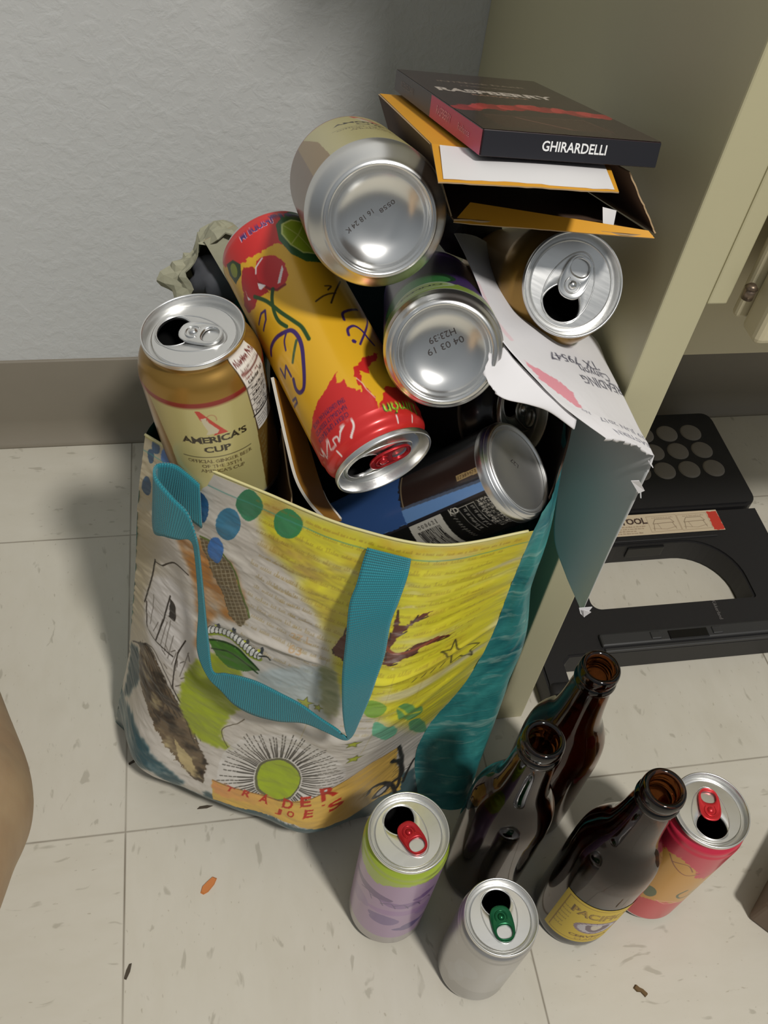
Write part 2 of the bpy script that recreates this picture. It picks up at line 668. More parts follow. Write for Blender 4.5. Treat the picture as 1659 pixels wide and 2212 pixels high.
# door with a bevelled edge, hung on a small hinge
bm = bmesh.new()
add_box(bm, (0.3735, 0.046, 0.447), (0.80, 0.064, 0.89), 0.004, 3)
add_box(bm, (0.3690, 0.064, 0.452), (0.80, 0.070, 0.89), 0.002, 2)
dr = link('door', bm_mesh('door', bm, M_cab), cab); dr.location = (-PX0, -WY, 0)
mb = MB()
mb.tube([(0.3655, 0.058, 0.470), (0.3655, 0.058, 0.4765)], 0.0032, 14)
mb.tube([(0.3655, 0.058, 0.4765), (0.3655, 0.058, 0.4785)], [0.0036, 0.0018], 14)
hg = link('hinge', mb.mesh('hinge', plain('hinge_steel', rgb(120, 105, 90), 0.4, 0.8)), dr)
hg['label'] = 'small brown metal hinge'
bm = bmesh.new(); add_box(bm, (0.278, 0.058, 0.922), (0.99, WY, 0.96), 0.006, 3)
ct = link('countertop', bm_mesh('countertop', bm, M_counter))
tag(ct, 'pale laminate countertop lying on the cream cabinet', 'countertop')

# ================================================================== STEP STOOL
M_stool = plain('matte_black_plastic', rgb(30, 29, 30), 0.5, nscale=700, nstr=0.2, ndist=0.0004)
M_dot = plain('grey_rubber_dot', rgb(138, 132, 124), 0.7)
st = thing('step_stool', 'black folding step stool lying folded flat on the floor under the cabinet', 'stool', (0.515, 0.24, 0.0))
SX0, SX1 = 0.366, 0.664


def rounded(x0, x1, y0, y1, r, n=6):
    """rounded rectangle outline; r = (bl, br, tr, tl)"""
    out = []
    for (cx, cy, a0), rr in zip(((x0, y0, PI), (x1, y0, 1.5 * PI), (x1, y1, 0), (x0, y1, 0.5 * PI)), r):
        sx = 1 if cx == x0 else -1; sy = 1 if cy == y0 else -1
        for k in range(n + 1):
            a = a0 + 0.5 * PI * k / n
            out.append((cx + sx * rr + rr * math.cos(a), cy + sy * rr + rr * math.sin(a)))
    return out


def plate(outer, holes, z0, z1, bev=0.0015):
    """extruded flat plate with holes, rounded top edge"""
    vs = [Vector(p) for p in outer]; ed = [(i, (i + 1) % len(outer)) for i in range(len(outer))]
    for h in holes:
        o = len(vs); vs += [Vector(p) for p in h]; ed += [(o + i, o + (i + 1) % len(h)) for i in range(len(h))]
    V, E, F, *_ = delaunay_2d_cdt(vs, ed, [], 2, 1e-7)
    V = [tuple(v) for v in V]
    # drop faces inside holes
    def inside(p, poly):
        c = False
        for i in range(len(poly)):
            a = poly[i]; b = poly[(i + 1) % len(poly)]
            if (a[1] > p[1]) != (b[1] > p[1]) and p[0] < (b[0] - a[0]) * (p[1] - a[1]) / (b[1] - a[1]) + a[0]:
                c = not c
        return c
    F = [f for f in F if not any(inside(np.mean([V[i] for i in f], axis=0), h) for h in holes)]
    F = [f for f in F if inside(np.mean([V[i] for i in f], axis=0), outer)]
    bm = bmesh.new()
    vv = [bm.verts.new((x, y, z0)) for x, y in V]
    fs = []
    for f in F:
        try:
            fs.append(bm.faces.new([vv[i] for i in f]))
        except ValueError:
            pass
    bmesh.ops.recalc_face_normals(bm, faces=fs)
    ex = bmesh.ops.extrude_face_region(bm, geom=fs)
    up = [v for v in ex['geom'] if isinstance(v, bmesh.types.BMVert)]
    for v in up:
        v.co.z = z1
    bmesh.ops.recalc_face_normals(bm, faces=bm.faces)
    if bev:
        es = [e for e in bm.edges if all(abs(v.co.z - z1) < 1e-6 for v in e.verts) and len(e.link_faces) == 2 and
              any(f.normal.z < 0.3 for f in e.link_faces)]
        bmesh.ops.bevel(bm, geom=es, offset=bev, segments=2, affect='EDGES')
    return bm


def shift(me_obj, parent):
    me_obj.data.transform(Matrix.Translation(-parent.location))
    return me_obj


deck = plate(rounded(SX0, SX1, 0.267, 0.410, (0.012, 0.016, 0.014, 0.014)), [], 0.004, 0.035, 0.003)
shift(link('step_deck', bm_mesh('step_deck', deck, M_stool), st), st)
for r_, yy in enumerate((0.3765, 0.3488, 0.3207, 0.293)):
    for k in range(9):
        xx = 0.6268 + 0.0028 * r_ - 0.0293 * k
        if r_ == 3 or xx < SX0 + 0.02:
            continue
        P = lathe([(0.0, 0.0364), (0.0105, 0.0364), (0.0120, 0.0359), (0.0126, 0.0349)], 28)
        P[..., 0] += xx; P[..., 1] += yy
        d = shift(link('grip_dot', grid_mesh('grip_dot', P, M_dot, wrap=True), st), st)
# frame of the folded legs: bars round the hand hole, two feet in front
frame_outer = [(SX0 + .004, .068), (SX0 + .012, .0655), (.388, .0655), (.3915, .070), (.3915, .0965), (.399, .1035), (.626, .1035), (.634, .0965), (.634, .070), (.638, .0655), (SX1 - .014, .0655), (SX1 - .006, .070), (SX1 - .004, .265), (SX0 + .002, .265)]
fr = plate(frame_outer, [rounded(0.438, 0.608, 0.1525, 0.2260, (0.010, 0.002, 0.050, 0.050), 10)], 0.003, 0.0315, 0.002)
shift(link('leg_frame', bm_mesh('leg_frame', fr, M_stool), st), st)
for x0 in (SX0 + 0.004, 0.635):
    bm = bmesh.new(); add_box(bm, (x0, 0.060, 0.0), (x0 + 0.024, 0.080, 0.0335), 0.006, 3)
    shift(link('rubber_foot', bm_mesh('rubber_foot', bm, M_stool, True), st), st)
bm = bmesh.new()
add_box(bm, (0.432, 0.1085, 0.0305), (0.612, 0.1225, 0.0355), 0.002)
add_box(bm, (0.434, 0.1035, 0.0300), (0.612, 0.1075, 0.0335), 0.001)
for a in (0.482, 0.545):
    add_box(bm, (a, 0.1115, 0.035), (a + 0.010, 0.1195, 0.0367), 0.001)
shift(link('hinge_rail', bm_mesh('hinge_rail', bm, plain('dark_grey_plastic', rgb(52, 52, 52), 0.45)), st), st)
bm = bmesh.new()
add_box(bm, (0.500, 0.2240, 0.0120), (0.540, 0.2268, 0.0270), 0.0008)
M_gb = plain('gloss_black_plastic', rgb(14, 14, 15), 0.3)
shift(link('latch', bm_mesh('latch', bm, M_gb), st), st)
bm = bmesh.new(); add_box(bm, (0.43, 0.2290, 0.0305), (0.60, 0.2325, 0.0330), 0.0008)
shift(link('moulded_ridge', bm_mesh('moulded_ridge', bm, M_stool), st), st)
bm = bmesh.new(); add_box(bm, (0.500, 0.109, 0.0352), (0.540, 0.119, 0.0366), 0.0008)
shift(link('latch', bm_mesh('latch', bm, M_gb), st), st)
# paper label
LX0, LX1, LY0, LY1 = 0.395, 0.612, 0.2365, 0.2640
cv = Canvas(0, 217, 0, 28, 0.35, srgb(205, 188, 160))
cv.poly([(205, 0.8), (217, 0.8), (217, 26), (205, 26)], srgb(196, 60, 45), rough=0.6)
cv.text('FOLDING', 54, 19, 6.0, srgb(120, 40, 36), alpha=0.0)
cv.text('STEP', 76, 18.5, 10.5, srgb(64, 46, 40), bold=True)
cv.text('STOOL', 117, 18.5, 10.5, srgb(64, 46, 40), bold=True)
for k, (xa, xb) in enumerate(((82, 130), (86, 128), (82, 118), (80, 126))):
    cv.scribble(xa, xb, 11.3 - 2.9 * k, 1.0, srgb(120, 95, 75), 0.3, 0, k)
for x0, seed in ((135, 1), (170, 2)):
    cv.stroke([(x0, 3), (x0, 24), (x0 + 34, 25), (x0 + 34, 4), (x0, 3)], 0.4, srgb(150, 128, 104))
    cv.stroke([(x0 + 5, 14), (x0 + 9, 20), (x0 + 26, 20), (x0 + 29, 15), (x0 + 5, 14)], 0.5, srgb(110, 92, 74))
    cv.stroke([(x0 + 6, 14), (x0 + 4, 5)], 0.5, srgb(110, 92, 74)); cv.stroke([(x0 + 27, 15), (x0 + 29, 6)], 0.5, srgb(110, 92, 74))
    cv.stroke([(x0 + 10, 14), (x0 + 12, 7)], 0.4, srgb(130, 110, 90)); cv.stroke([(x0 + 3, 8), (x0 + 18, 6), (x0 + 30, 9)], 0.4, srgb(140, 118, 96))
    cv.scribble(x0 + 6, x0 + 30, 21.6, 0.9, srgb(130, 105, 85), 0.25, 0, seed + 10)
gx, gy = np.meshgrid(np.linspace(0, 217, 500), np.linspace(0, 28, 70))
P = np.stack([LX0 + (LX1 - LX0) * gx / 217, LY0 + (LY1 - LY0) * gy / 28, 0.0323 + 0 * gx], -1)
lb = shift(link('paper_label', grid_mesh('paper_label', P, printed('stool_label_print', 0.55), cv.sample(gx, gy)), st), st)
lb['label'] = 'cream paper label with red end, drawings and the word STOOL'
mb = MB()
letter_geo(mb, 'Kikkerland', lambda x, y: (0.5620 + 0.35 * y * 0 + y, 0.128 + 0.012 - x, 0.0319), 0.0055, 0.022)
shift(link('moulded_lettering', mb.mesh('moulded_lettering', plain('pale_grey_moulding', rgb(112, 108, 106), 0.5), False), st), st)

# ================================================================== CANS
CP = np.array(CAMPOS)


def frame_of(base, up, spin=0.0):
    """local +x of the can faces the photographer before spin"""
    up = np.array(up, float); up /= np.linalg.norm(up)
    base = np.array(base, float)
    x = CP - (base + up * 0.06); x -= up * (x @ up); x /= np.linalg.norm(x)
    y = np.cross(up, x)
    c, s = math.cos(spin), math.sin(spin)
    x, y = c * x + s * y, -s * x + c * y
    m = np.eye(4); m[:3, 0] = x; m[:3, 1] = y; m[:3, 2] = up; m[:3, 3] = base
    return Matrix(m.tolist())


def can_profile(R, H, lid_r, ring_r, squat=1.0):
    """outer wall from the standing ring to the seam"""
    sh = (R - lid_r + 0.001) * 1.9 + 0.004         # shoulder height
    low = [(ring_r + 0.0002, 0.0), (ring_r + 0.0014, 0.0006), (ring_r + 0.0024, 0.0022)]
    ch = (R - ring_r - 0.0024)
    low += [(ring_r + 0.0024 + ch * 0.55, 0.0022 + ch * 0.62), (R - 0.0010, 0.0022 + ch * 1.05), (R, 0.0022 + ch * 1.35 + 0.002)]
    z1 = H - 0.006 - sh
    wall = [(R, z) for z in np.linspace(low[-1][1] + 0.002, z1 - 0.002, 300)]
    top = smooth_prof([(R, z1), (R - 0.0006, z1 + sh * 0.22), (R - (R - lid_r) * 0.5, z1 + sh * 0.62), (lid_r - 0.0012, z1 + sh * 0.93), (lid_r - 0.0016, H - 0.0046), (lid_r - 0.0014, H - 0.0030)], 6)
    return np.concatenate([smooth_prof(low, 5), wall, top])


def aperture(n=72, L=0.0096, Wd=0.0105, cx=0.0108):
    th = np.linspace(-PI, PI, n, endpoint=False)
    return np.stack([cx + L * np.cos(th) * (1 - 0.06 * np.cos(th)), Wd * np.sin(th) * (1 + 0.10 * np.cos(th))], 1)


def make_lid(parent, lid_r, H, mat, k=1.0):
    """rolled seam, countersink and panel with a real drinking hole"""
    pr = lid_r * 0.80
    zp = H - 0.0040
    ap = aperture() * (pr / 0.0218)
    c0 = ap.mean(0); n = len(ap)
    d = ap - c0; d /= np.linalg.norm(d, axis=1)[:, None]
    b = d @ c0; t = -b + np.sqrt(b * b - (c0 @ c0 - pr * pr))
    outer = c0 + d * t[:, None]
    rows = []
    for z, q in ((-0.0016, -0.004), (-0.0004, -0.0005), (0.0, 0.03), (0.0, 0.25), (0.0, 0.5), (0.0, 0.75), (0.0, 1.0)):
        p = ap + (outer - ap) * q
        rr = np.linalg.norm(p, axis=1)
        rows.append(np.column_stack([p, zp + z + 0.0004 * np.cos(rr / pr * PI * 0.5)]))
    mb = MB()
    mb.grid(np.array(rows), wrap=True)
    prof = smooth_prof([(pr, zp), (pr + 0.0007, zp - 0.0006), (pr + 0.0012, zp - 0.0022), (pr + 0.0020, zp - 0.0028), (pr + 0.0028, zp - 0.0018), (lid_r - 0.0016, H - 0.0012), (lid_r - 0.0011, H), (lid_r - 0.0004, H + 0.0001), (lid_r, H - 0.0006), (lid_r, H - 0.0026), (lid_r - 0.0006, H - 0.0032), (lid_r - 0.0016, H - 0.0034)], 4)
    mb.grid(lathe(prof, 96), wrap=True)
    # raised beads: round the hole and the teardrop round hole + tab
    th = np.linspace(-PI, PI, 72, endpoint=False)
    s = pr / 0.0218
    tear = [(s * (0.0012 + 0.0188 * math.cos(a)), s * (0.0128 + 0.0022 * math.cos(a)) * math.sin(a), zp + 0.0002) for a in th]
    mb.tube(tear, 0.00042, 6, True)
    mb.tube([(x, y, zp + 0.0001) for x, y in c0 + (ap - c0) * 1.07], 0.00038, 6, True)
    return link('can_lid', mb.mesh('can_lid', mat), parent)


def make_tab(parent, H, lid_r, mat, s=1.0, lift=0.05):
    """stay-on tab: ring, finger hole, rivet"""
    zp = H - 0.0040 + 0.0008
    L0, L1, Wd = -0.0158 * s, 0.0074 * s, 0.0076 * s
    n = 64
    th = np.linspace(-PI, PI, n, endpoint=False)
    se = lambda a, p: np.sign(a) * np.abs(a) ** p
    out = np.stack([(L0 + L1) / 2 + (L1 - L0) / 2 * se(np.cos(th), 0.72), Wd * se(np.sin(th), 0.80) * (1 + 0.05 * np.cos(th))], 1)
    hole = np.stack([-0.0094 * s + 0.0043 * s * se(np.cos(th), 0.85), 0.0053 * s * se(np.sin(th), 0.85)], 1)
    hc = hole.mean(0)
    rows = []
    for q, z in ((0.0, 0.0), (0.0, 0.0010), (0.10, 0.0014), (0.28, 0.0013), (0.80, 0.0010), (0.92, 0.0016), (1.0, 0.0013), (1.0, 0.0004), (0.9, 0.0), (0.2, 0.0), (0.0, 0.0)):
        p = hole + (out - hole) * q
        rows.append(np.column_stack([p, zp + z * s - lift * (p[:, 0] - 0.004 * s) * 0.35]))
    mb = MB(); mb.grid(np.array(rows), wrap=True)
    P = lathe([(0.0, zp + 0.0030), (0.0014 * s, zp + 0.0028), (0.0022 * s, zp + 0.0020), (0.0025 * s, zp + 0.0008)], 24); mb.grid(P, wrap=True)
    arc = [(0.0040 * s * math.cos(a), 0.0040 * s * math.sin(a), zp + 0.0014 * s) for a in np.linspace(-2.3, 2.3, 28)]
    mb.tube(arc, 0.00045, 6)
    return link('pull_tab', mb.mesh('pull_tab', mat), parent)


def make_bottom(parent, ring_r, mat, depth=0.010, prints=()):
    prof = smooth_prof([(0.0, depth), (ring_r * 0.35, depth * 0.955), (ring_r * 0.62, depth * 0.78), (ring_r * 0.82, depth * 0.46), (ring_r * 0.905, depth * 0.20), (ring_r * 0.935, 0.0012), (ring_r * 0.965, 0.0002), (ring_r, -0.0002), (ring_r + 0.0004, 0.0001)], 5)
    mb = MB(); mb.grid(lathe(prof, 96)[:, ::-1], wrap=True)
    for text, x, y, ang, size, wd in prints:
        def fn(u, v):
            v = -v  # lettering is read from outside, looking at the underside
            px = x + u * math.cos(ang) - v * math.sin(ang); py = y + u * math.sin(ang) + v * math.cos(ang)
            r = math.hypot(px, py)
            return (px, py, np.interp(r, prof[:, 0], prof[:, 1]) - 0.00012)
        letter_geo(mb, text, fn, size, wd, 1)
    return link('can_bottom', mb.mesh('can_bottom', [mat, M_inkg]), parent)


M_print = printed('printed_can_ink', 0.30, 0.25)


def make_can(label, base, up, R, H, lid_r, ring_r, paint, tab_mat, spin=0.0, lid_spin=0.0, group=None, lid_mat=None, prints=(), dome=0.010, tabs=1.0, nphi=640, warp=None, bot_mat=None, foot=None):
    t = thing('drink_can', label, 'can', group=group, mat=frame_of(base, up, spin))
    pr = can_profile(R, H, lid_r, ring_r)
    P = lathe(pr, nphi)
    xx = np.broadcast_to(np.linspace(-PI, PI, nphi, endpoint=False) * R * 1000, P.shape[:2]); yy = P[..., 2] * 1000
    C4 = paint.sample(xx, yy)
    zm = foot or (0.0132 if R > 0.031 else 0.0082)     # bare metal round the foot
    bare = np.clip((zm - P[..., 2]) / 0.0006 + 0.5, 0, 1)[..., None]
    C4 = C4 * (1 - bare) + np.array([0.74, 0.74, 0.73, 1.0]) * bare
    if warp is not None:
        P = warp(P)
    link('can_body', grid_mesh('can_body', P, M_print, C4, wrap=True), t)
    ld = make_lid(t, lid_r, H, lid_mat or M_alu)
    tb = make_tab(t, H, lid_r, tab_mat, tabs)
    ld.rotation_euler.z = lid_spin; tb.rotation_euler.z = lid_spin
    make_bottom(t, ring_r, bot_mat or M_alub, dome, prints)
    # dark hollow inside, so the drinking hole opens into the can
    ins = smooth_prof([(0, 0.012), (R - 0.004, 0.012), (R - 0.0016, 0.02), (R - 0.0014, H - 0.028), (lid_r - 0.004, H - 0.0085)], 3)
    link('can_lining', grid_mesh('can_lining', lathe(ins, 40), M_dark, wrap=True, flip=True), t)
    return t


def can_canvas(R, H, col, metal=0.0, res=0.28):
    w = PI * R * 1000
    return Canvas(-w, w, -3, H * 1000 + 2, res, col, metal)


M_tab = alu('bright_tab_aluminium', 0.22, brushed=False)
M_tabred = plain('red_anodised_tab', rgb(176, 32, 40), 0.28, 0.55)
M_tabred2 = plain('coral_red_anodised_tab', rgb(214, 52, 58), 0.30, 0.5)
M_tabgreen = plain('green_anodised_tab', rgb(20, 92, 56), 0.24, 0.6)
M_blacklid = alu('smoky_can_lid', 0.32, (0.58, 0.56, 0.51, 1))
GB = 'empty drink cans piled in the bag'
GF = 'empty drink cans standing on the floor'


def ginger_paint(cx, top=122, flip=False, nutr=True):
    """gold can with an olive front panel"""
    cv = can_canvas(0.033, 0.122, srgb(158, 122, 56), 0.62)
    # soft gold variation is print: darker back panels
    for k in (-1, 1):
        cv.poly([(cx + k * 42, -5), (cx + k * 42, 99), (cx + k * 80, 99), (cx + k * 80, -5)], srgb(110, 72, 34), 0.9, 0.45)
    cv.poly([(cx - 37, 98), (cx + 21, 98), (cx + 22.5, 78), (cx + 21.5, 40), (cx + 20.5, 10), (cx - 30, 10), (cx - 31, 60), (cx - 34, 80)], srgb(196, 186, 126), 1, 0.12)
    cv.poly([(cx - 70, 98.5), (cx + 80, 98.5), (cx + 80, 101.2), (cx - 70, 101.2)], srgb(138, 44, 36), 1, 0.2)
    if nutr:
        cv.poly([(cx + 18.0, 118), (cx + 20.8, 97), (cx + 23.2, 64), (cx + 40, 64), (cx + 40, 118)], srgb(226, 222, 214), 1, 0)
        cv.stroke([(cx + 18.0, 118), (cx + 20.8, 97), (cx + 23.2, 64)], 0.7, srgb(70, 55, 40))
        mar = srgb(104, 40, 36); blk = srgb(40, 36, 36)
        cv.text('Nutrition Facts', cx + 30.0, 112.0, 4.0, mar, -0.04, 20, True)
        cv.text('Serving Size 1 Can (355 mL)', cx + 30, 108.2, 2.2, srgb(120, 100, 95), -0.04, 17)
        cv.stroke([(cx + 21, 106.6), (cx + 40, 105.6)], 1.3, mar)
        cv.text('Amount Per Serving', cx + 28, 103.8, 2.0, mar, -0.04, 12)
        cv.text('Calories 180', cx + 30.5, 100.6, 3.5, blk, -0.04, 15, True)
        cv.stroke([(cx + 21.5, 98.4), (cx + 40, 97.4)], 0.8, blk)
        for k, s in enumerate(('Total Fat 0g', 'Sodium 35mg', 'Total Carb 47g', 'Sugars 47g', 'Protein 0g')):
            y = 95.0 - 4.3 * k
            cv.text(s, cx + 30.5, y, 3.0, blk, -0.04, 13.5 if k != 3 else 10, k != 3)
            cv.stroke([(cx + 22, y - 1.9), (cx + 40, y - 2.6)], 0.3 if k < 4 else 1.2, blk)
        for k in range(4):
            cv.scribble(cx + 24, cx + 37, 72.0 - 1.9 * k, 0.7, srgb(90, 86, 84), 0.25, -0.04, k)
    # emblem: leaning sail with a pale cup shape cut out, thin ring
    cv.poly([(cx - 9.6, 96.0), (cx - 7.2, 95.8), (cx + 5.0, 76.4), (cx - 3.0, 76.2), (cx - 1.2, 78.6), (cx - 3.4, 82.0), (cx - 5.6, 84.6), (cx - 8.0, 89.5)], srgb(196, 66, 52))
    cv.poly([(cx - 7.6, 90.0), (cx - 4.6, 90.4), (cx - 3.8, 86.5), (cx - 1.5, 83.0), (cx + 0.6, 79.6), (cx - 0.6, 77.6), (cx - 6.6, 77.2), (cx - 5.2, 80.0), (cx - 6.6, 84.4)], srgb(206, 196, 168))
    th = np.linspace(-0.4, 3.3, 20)
    cv.stroke(np.stack([cx - 2.0 + 2.6 * np.cos(th), 88.6 + 3.4 * np.sin(th)], 1), 0.3, srgb(170, 90, 70))
    dk = srgb(52, 44, 30)
    cv.text("AMERICA'S", cx - 2.6, 72.6, 6.4, dk, 0, 36, True)
    cv.text('CUP', cx - 2.8, 64.6, 6.2, dk, 0, 14.5, True)
    cv.stroke([(cx - 23, 58.6), (cx + 16, 58.6)], 0.45, dk)
    cv.text('OFFICIAL GINGER BEER', cx - 2.6, 54.8, 3.6, srgb(96, 80, 48), 0, 37)
    cv.text('OF THE 35TH', cx - 2.6, 50.6, 3.6, srgb(96, 80, 48), 0, 22)
    cv.text("AMERICA'S CUP", cx - 2.6, 46.4, 3.6, srgb(96, 80, 48), 0, 25)
    for k in range(7):
        cv.scribble(cx + 23.4, cx + 27, 30 + 4.5 * k, 2.2, srgb(176, 160, 110), 0.4, 0.5, k + 30)
    return cv


# 1 upright gold can at the left of the bag
up1 = (-.13, -.061, .9896)
b1 = np.array((.0803, .0827, .4383)) - 0.122 * np.array(up1)
make_can('gold ginger beer can with olive front panel standing upright at the left of the bag', b1, up1, 0.033, 0.122, 0.027, 0.024,
         ginger_paint(0.0), M_tab, lid_spin=-2.11, group=GB)

# 2 tall yellow and red can, tab end down
C2 =  {'red_far': [(346, 71), (256, 194), (162, 240), (56, 262), (-64, 267), (-127, 324)], 'ch1': [(93, 293), (44, 300), (-11, 327), (-41, 400), (-32, 472), (13, 520), (62, 522), (97, 488), (135, 410), (122, 345)], 'ch2': [(177, 260), (121, 302), (114, 352), (136, 432), (105, 502), (176, 472), (247, 404), (265, 332), (222, 283)], 'ch3': [(265, 354), (176, 472), (249, 491), (333, 448), (331, 393)], 'hl1': [(55, 302), (109, 323), (126, 352)], 'hl2': [(-23, 401), (-18, 431), (30, 497), (46, 490)], 'hl3': [(144, 403), (106, 453), (143, 453), (153, 438)], 'hl4': [(241, 355), (253, 398), (236, 437), (263, 417)], 'lime': [(-98, 145), (-211, 57), (-325, 15), (-436, -17), (-358, 177), (-280, 336), (-241, 445), (-152, 431), (-95, 359), (-72, 248)], 'limein': [(-130, 154), (-198, 128), (-275, 141), (-287, 242), (-235, 379), (-163, 366), (-120, 300), (-104, 215)], 'lime2': [(290, 126), (220, 161), (185, 229), (217, 278), (300, 264), (316, 180)], 'stem': [(82, 500), (114, 549), (136, 616), (137, 678), (112, 736)], 'stem2': [(204, 445), (146, 531), (104, 643), (62, 740), (41, 797), (38, 876)], 'C': [(312, 758), (273, 738), (205, 735), (134, 754), (96, 776), (82, 828), (91, 893), (123, 969), (161, 1039), (197, 1079), (235, 1074), (248, 1038), (231, 991)], 'C2': [(126, 761), (164, 791), (183, 837)], 'ur': [(290, 870), (291, 931), (234, 897), (235, 967)], 'at': [(277, 574), (217, 553), (182, 563), (207, 605), (264, 628)], 'te': [(338, 1049), (287, 1067), (295, 1091), (364, 1072)], 'x1': [(-158, 945), (-172, 906), (-219, 890), (-254, 920), (-268, 971), (-287, 1015)], 'x2': [(-436, 759), (-340, 860), (-240, 963), (-193, 1012)], 'x3': [(-180, 845), (-191, 804), (-236, 784), (-319, 764)], 'dot': [(-168, 988)], 't1': [(-87, 693), (-150, 670), (-220, 661)], 't2': [(-311, 564), (-229, 645), (-160, 726)], 't3': [(-178, 610), (-215, 613), (-183, 638)], 'red': [(304, 1273), (153, 1197), (62, 1159), (-7, 1119), (17, 1179), (-16, 1179), (-15, 1221), (-77, 1285), (-76, 1188), (-90, 1140), (-167, 1099), (-284, 1069), (-242, 1117), (-164, 1164), (-158, 1195), (-112, 1171), (-99, 1219), (-93, 1249), (-107, 1297), (-121, 1345), (-103, 1401), (-141, 1361), (-215, 1280), (-247, 1303)], 'cer': [(89, 1465), (50, 1430), (42, 1395), (68, 1387), (123, 1409), (158, 1444), (153, 1417), (185, 1414), (186, 1444), (233, 1440), (210, 1395), (244, 1412), (300, 1445), (290, 1388), (317, 1423), (336, 1389)], 'limon': [(-134, 1396), (-323, 1402)], 'sparkL': [(26, 1285), (128, 1259), (31, 1355), (198, 1321)], 'sod': [(99, 112), (-106, 107)]}
C2 = {k: [(x / 10, y / 10) for x, y in v] for k, v in C2.items()}
yel, red = srgb(228, 176, 40), srgb(206, 44, 42)
cv = can_canvas(0.029, 0.156, yel, 0.15)
cv.poly(C2['red_far'] + [(-60, 34), (-95, 30), (-95, -5), (95, -5), (95, 16), (60, 10)], red, 1, 0.15, rough=1.2)
for a in ('ch2', 'ch3', 'ch1'):
    cv.poly(C2[a], srgb(200, 34, 40) if a == 'ch1' else srgb(176, 28, 34), rough=0.5)
cv.stroke(C2['ch1'][5:9], 1.4, srgb(140, 20, 26))
for a in ('hl1',):
    cv.stroke(C2[a], 1.0, srgb(236, 224, 220))
for a in ('hl2', 'hl3', 'hl4'):
    cv.poly(C2[a], srgb(236, 226, 224))
cv.poly(C2['lime'], srgb(48, 96, 52)); cv.poly(C2['limein'], srgb(150, 176, 44)); cv.stroke(C2['limein'] + C2['limein'][:1], 1.0, srgb(206, 216, 130))
lc = np.mean(C2['limein'], axis=0)
for p in C2['limein'][::2]:
    cv.stroke([lc, p], 0.7, srgb(196, 208, 110))
cv.poly(C2['lime2'], srgb(40, 60, 26)); cv.ellipse(np.mean(C2['lime2'], axis=0), (3.4, 0), (0, 4.2), srgb(130, 138, 40))
for a in ('stem', 'stem2'):
    cv.stroke(C2[a], 2.1, srgb(40, 74, 30), smooth=True)
vio = srgb(66, 42, 108)
cv.stroke(C2['C'], 2.3, vio, smooth=True)
cv.stroke(C2['C2'], 1.1, vio, smooth=True)
cv.stroke([(10.0, 84.0), (18.0, 92.0)], 1.6, srgb(74, 96, 60))
for a in ('ur', 'at', 'te'):
    cv.stroke(C2[a], 1.4, vio)
for a, w in (('x1', 1.5), ('x2', 1.2), ('x3', 1.5), ('t1', 0.9), ('t2', 0.9), ('t3', 0.8)):
    cv.stroke(C2[a], w, vio if a[0] == 'x' else srgb(60, 44, 40), smooth=True)
cv.ellipse((-16.8, 98.8), (1.3, 0), (0, 1.3), vio)
cv.poly(C2['red'] + [(-40, 126), (-95, 122), (-95, 172), (95, 172), (95, 130), (50, 130)], red, 1, 0.2, rough=0.8)
cv.stroke([(-7.9, 120), (-9.4, 124), (-9.6, 127.5), (-11.6, 134)], 0.5, srgb(236, 196, 180))
cv.stroke(C2['cer'][:5], 1.2, srgb(238, 226, 220), smooth=True)
cv.stroke(C2['cer'][4:9], 0.9, srgb(238, 226, 220), smooth=True)
cv.stroke(C2['cer'][8:], 0.9, srgb(238, 216, 210), smooth=True)
cv.stroke([(20.5, 147.0), (21.3, 149.4)], 1.2, srgb(238, 226, 220))
for k, s in enumerate(('SPARKLING MINERAL WATER', 'NATURALLY ESSENCED', 'CHERRY LIME FLAVOR')):
    cv.text(s, 14.5 + 0.8 * k, 127.6 + 3.9 * k, 3.7, srgb(74, 36, 84), 0.0, 24)
lim = srgb(168, 206, 60)
# 'Limon' lettering, outlined
cv.text('Limón', -24.0, 141.5, 8.6, srgb(40, 66, 26), 0.0, 22.5, True)
cv.text('Limón', -24.0, 141.5, 8.2, lim, 0.0, 21.2)
cv.stroke([(-18, 146), (-18.6, 149)], 0.9, srgb(236, 226, 220)); cv.stroke([(-29, 146.5), (-29.6, 149)], 0.9, srgb(236, 226, 220))
cv.text('0-SWEETENER', -19, 8.6, 4.6, srgb(70, 50, 110), 0, 22, True)
cv.text('0-SODIUM', 1.0, 11.0, 5.4, srgb(226, 180, 196), 0, 21.0, True)
cv.text('0-SODIUM', 1.0, 11.0, 4.8, srgb(70, 50, 110), 0, 20.2, True)
up2 = np.array((.318, -.922, -.2205)); up2 /= np.linalg.norm(up2)
make_can('tall yellow and red cherry lime can leaning tab end down mid-bag', np.array((.1729, .0155, .4028)) - 0.156 * up2, up2, 0.029, 0.156, 0.0268, 0.0232,
         cv, M_tabred, lid_spin=1.43, group=GB, foot=0.0035)

# 3 gold can lying with its bottom towards the viewer, at the top of the heap
make_can('gold can lying bottom-out on top of the pile beside the chocolate box', (.1664, .0586, .516), (.0228, .9324, -.3608), 0.033, 0.122, 0.027, 0.0243,
         ginger_paint(30.0), M_tab, spin=0.0, group=GB,
         prints=(('16 18 24 K', 0.0036, -0.0072, -PI / 2 + 0.05, 0.0034, 0.0150), ('0558', 0.0007, 0.0063, -PI / 2 + 0.05, 0.0028, 0.0080)))

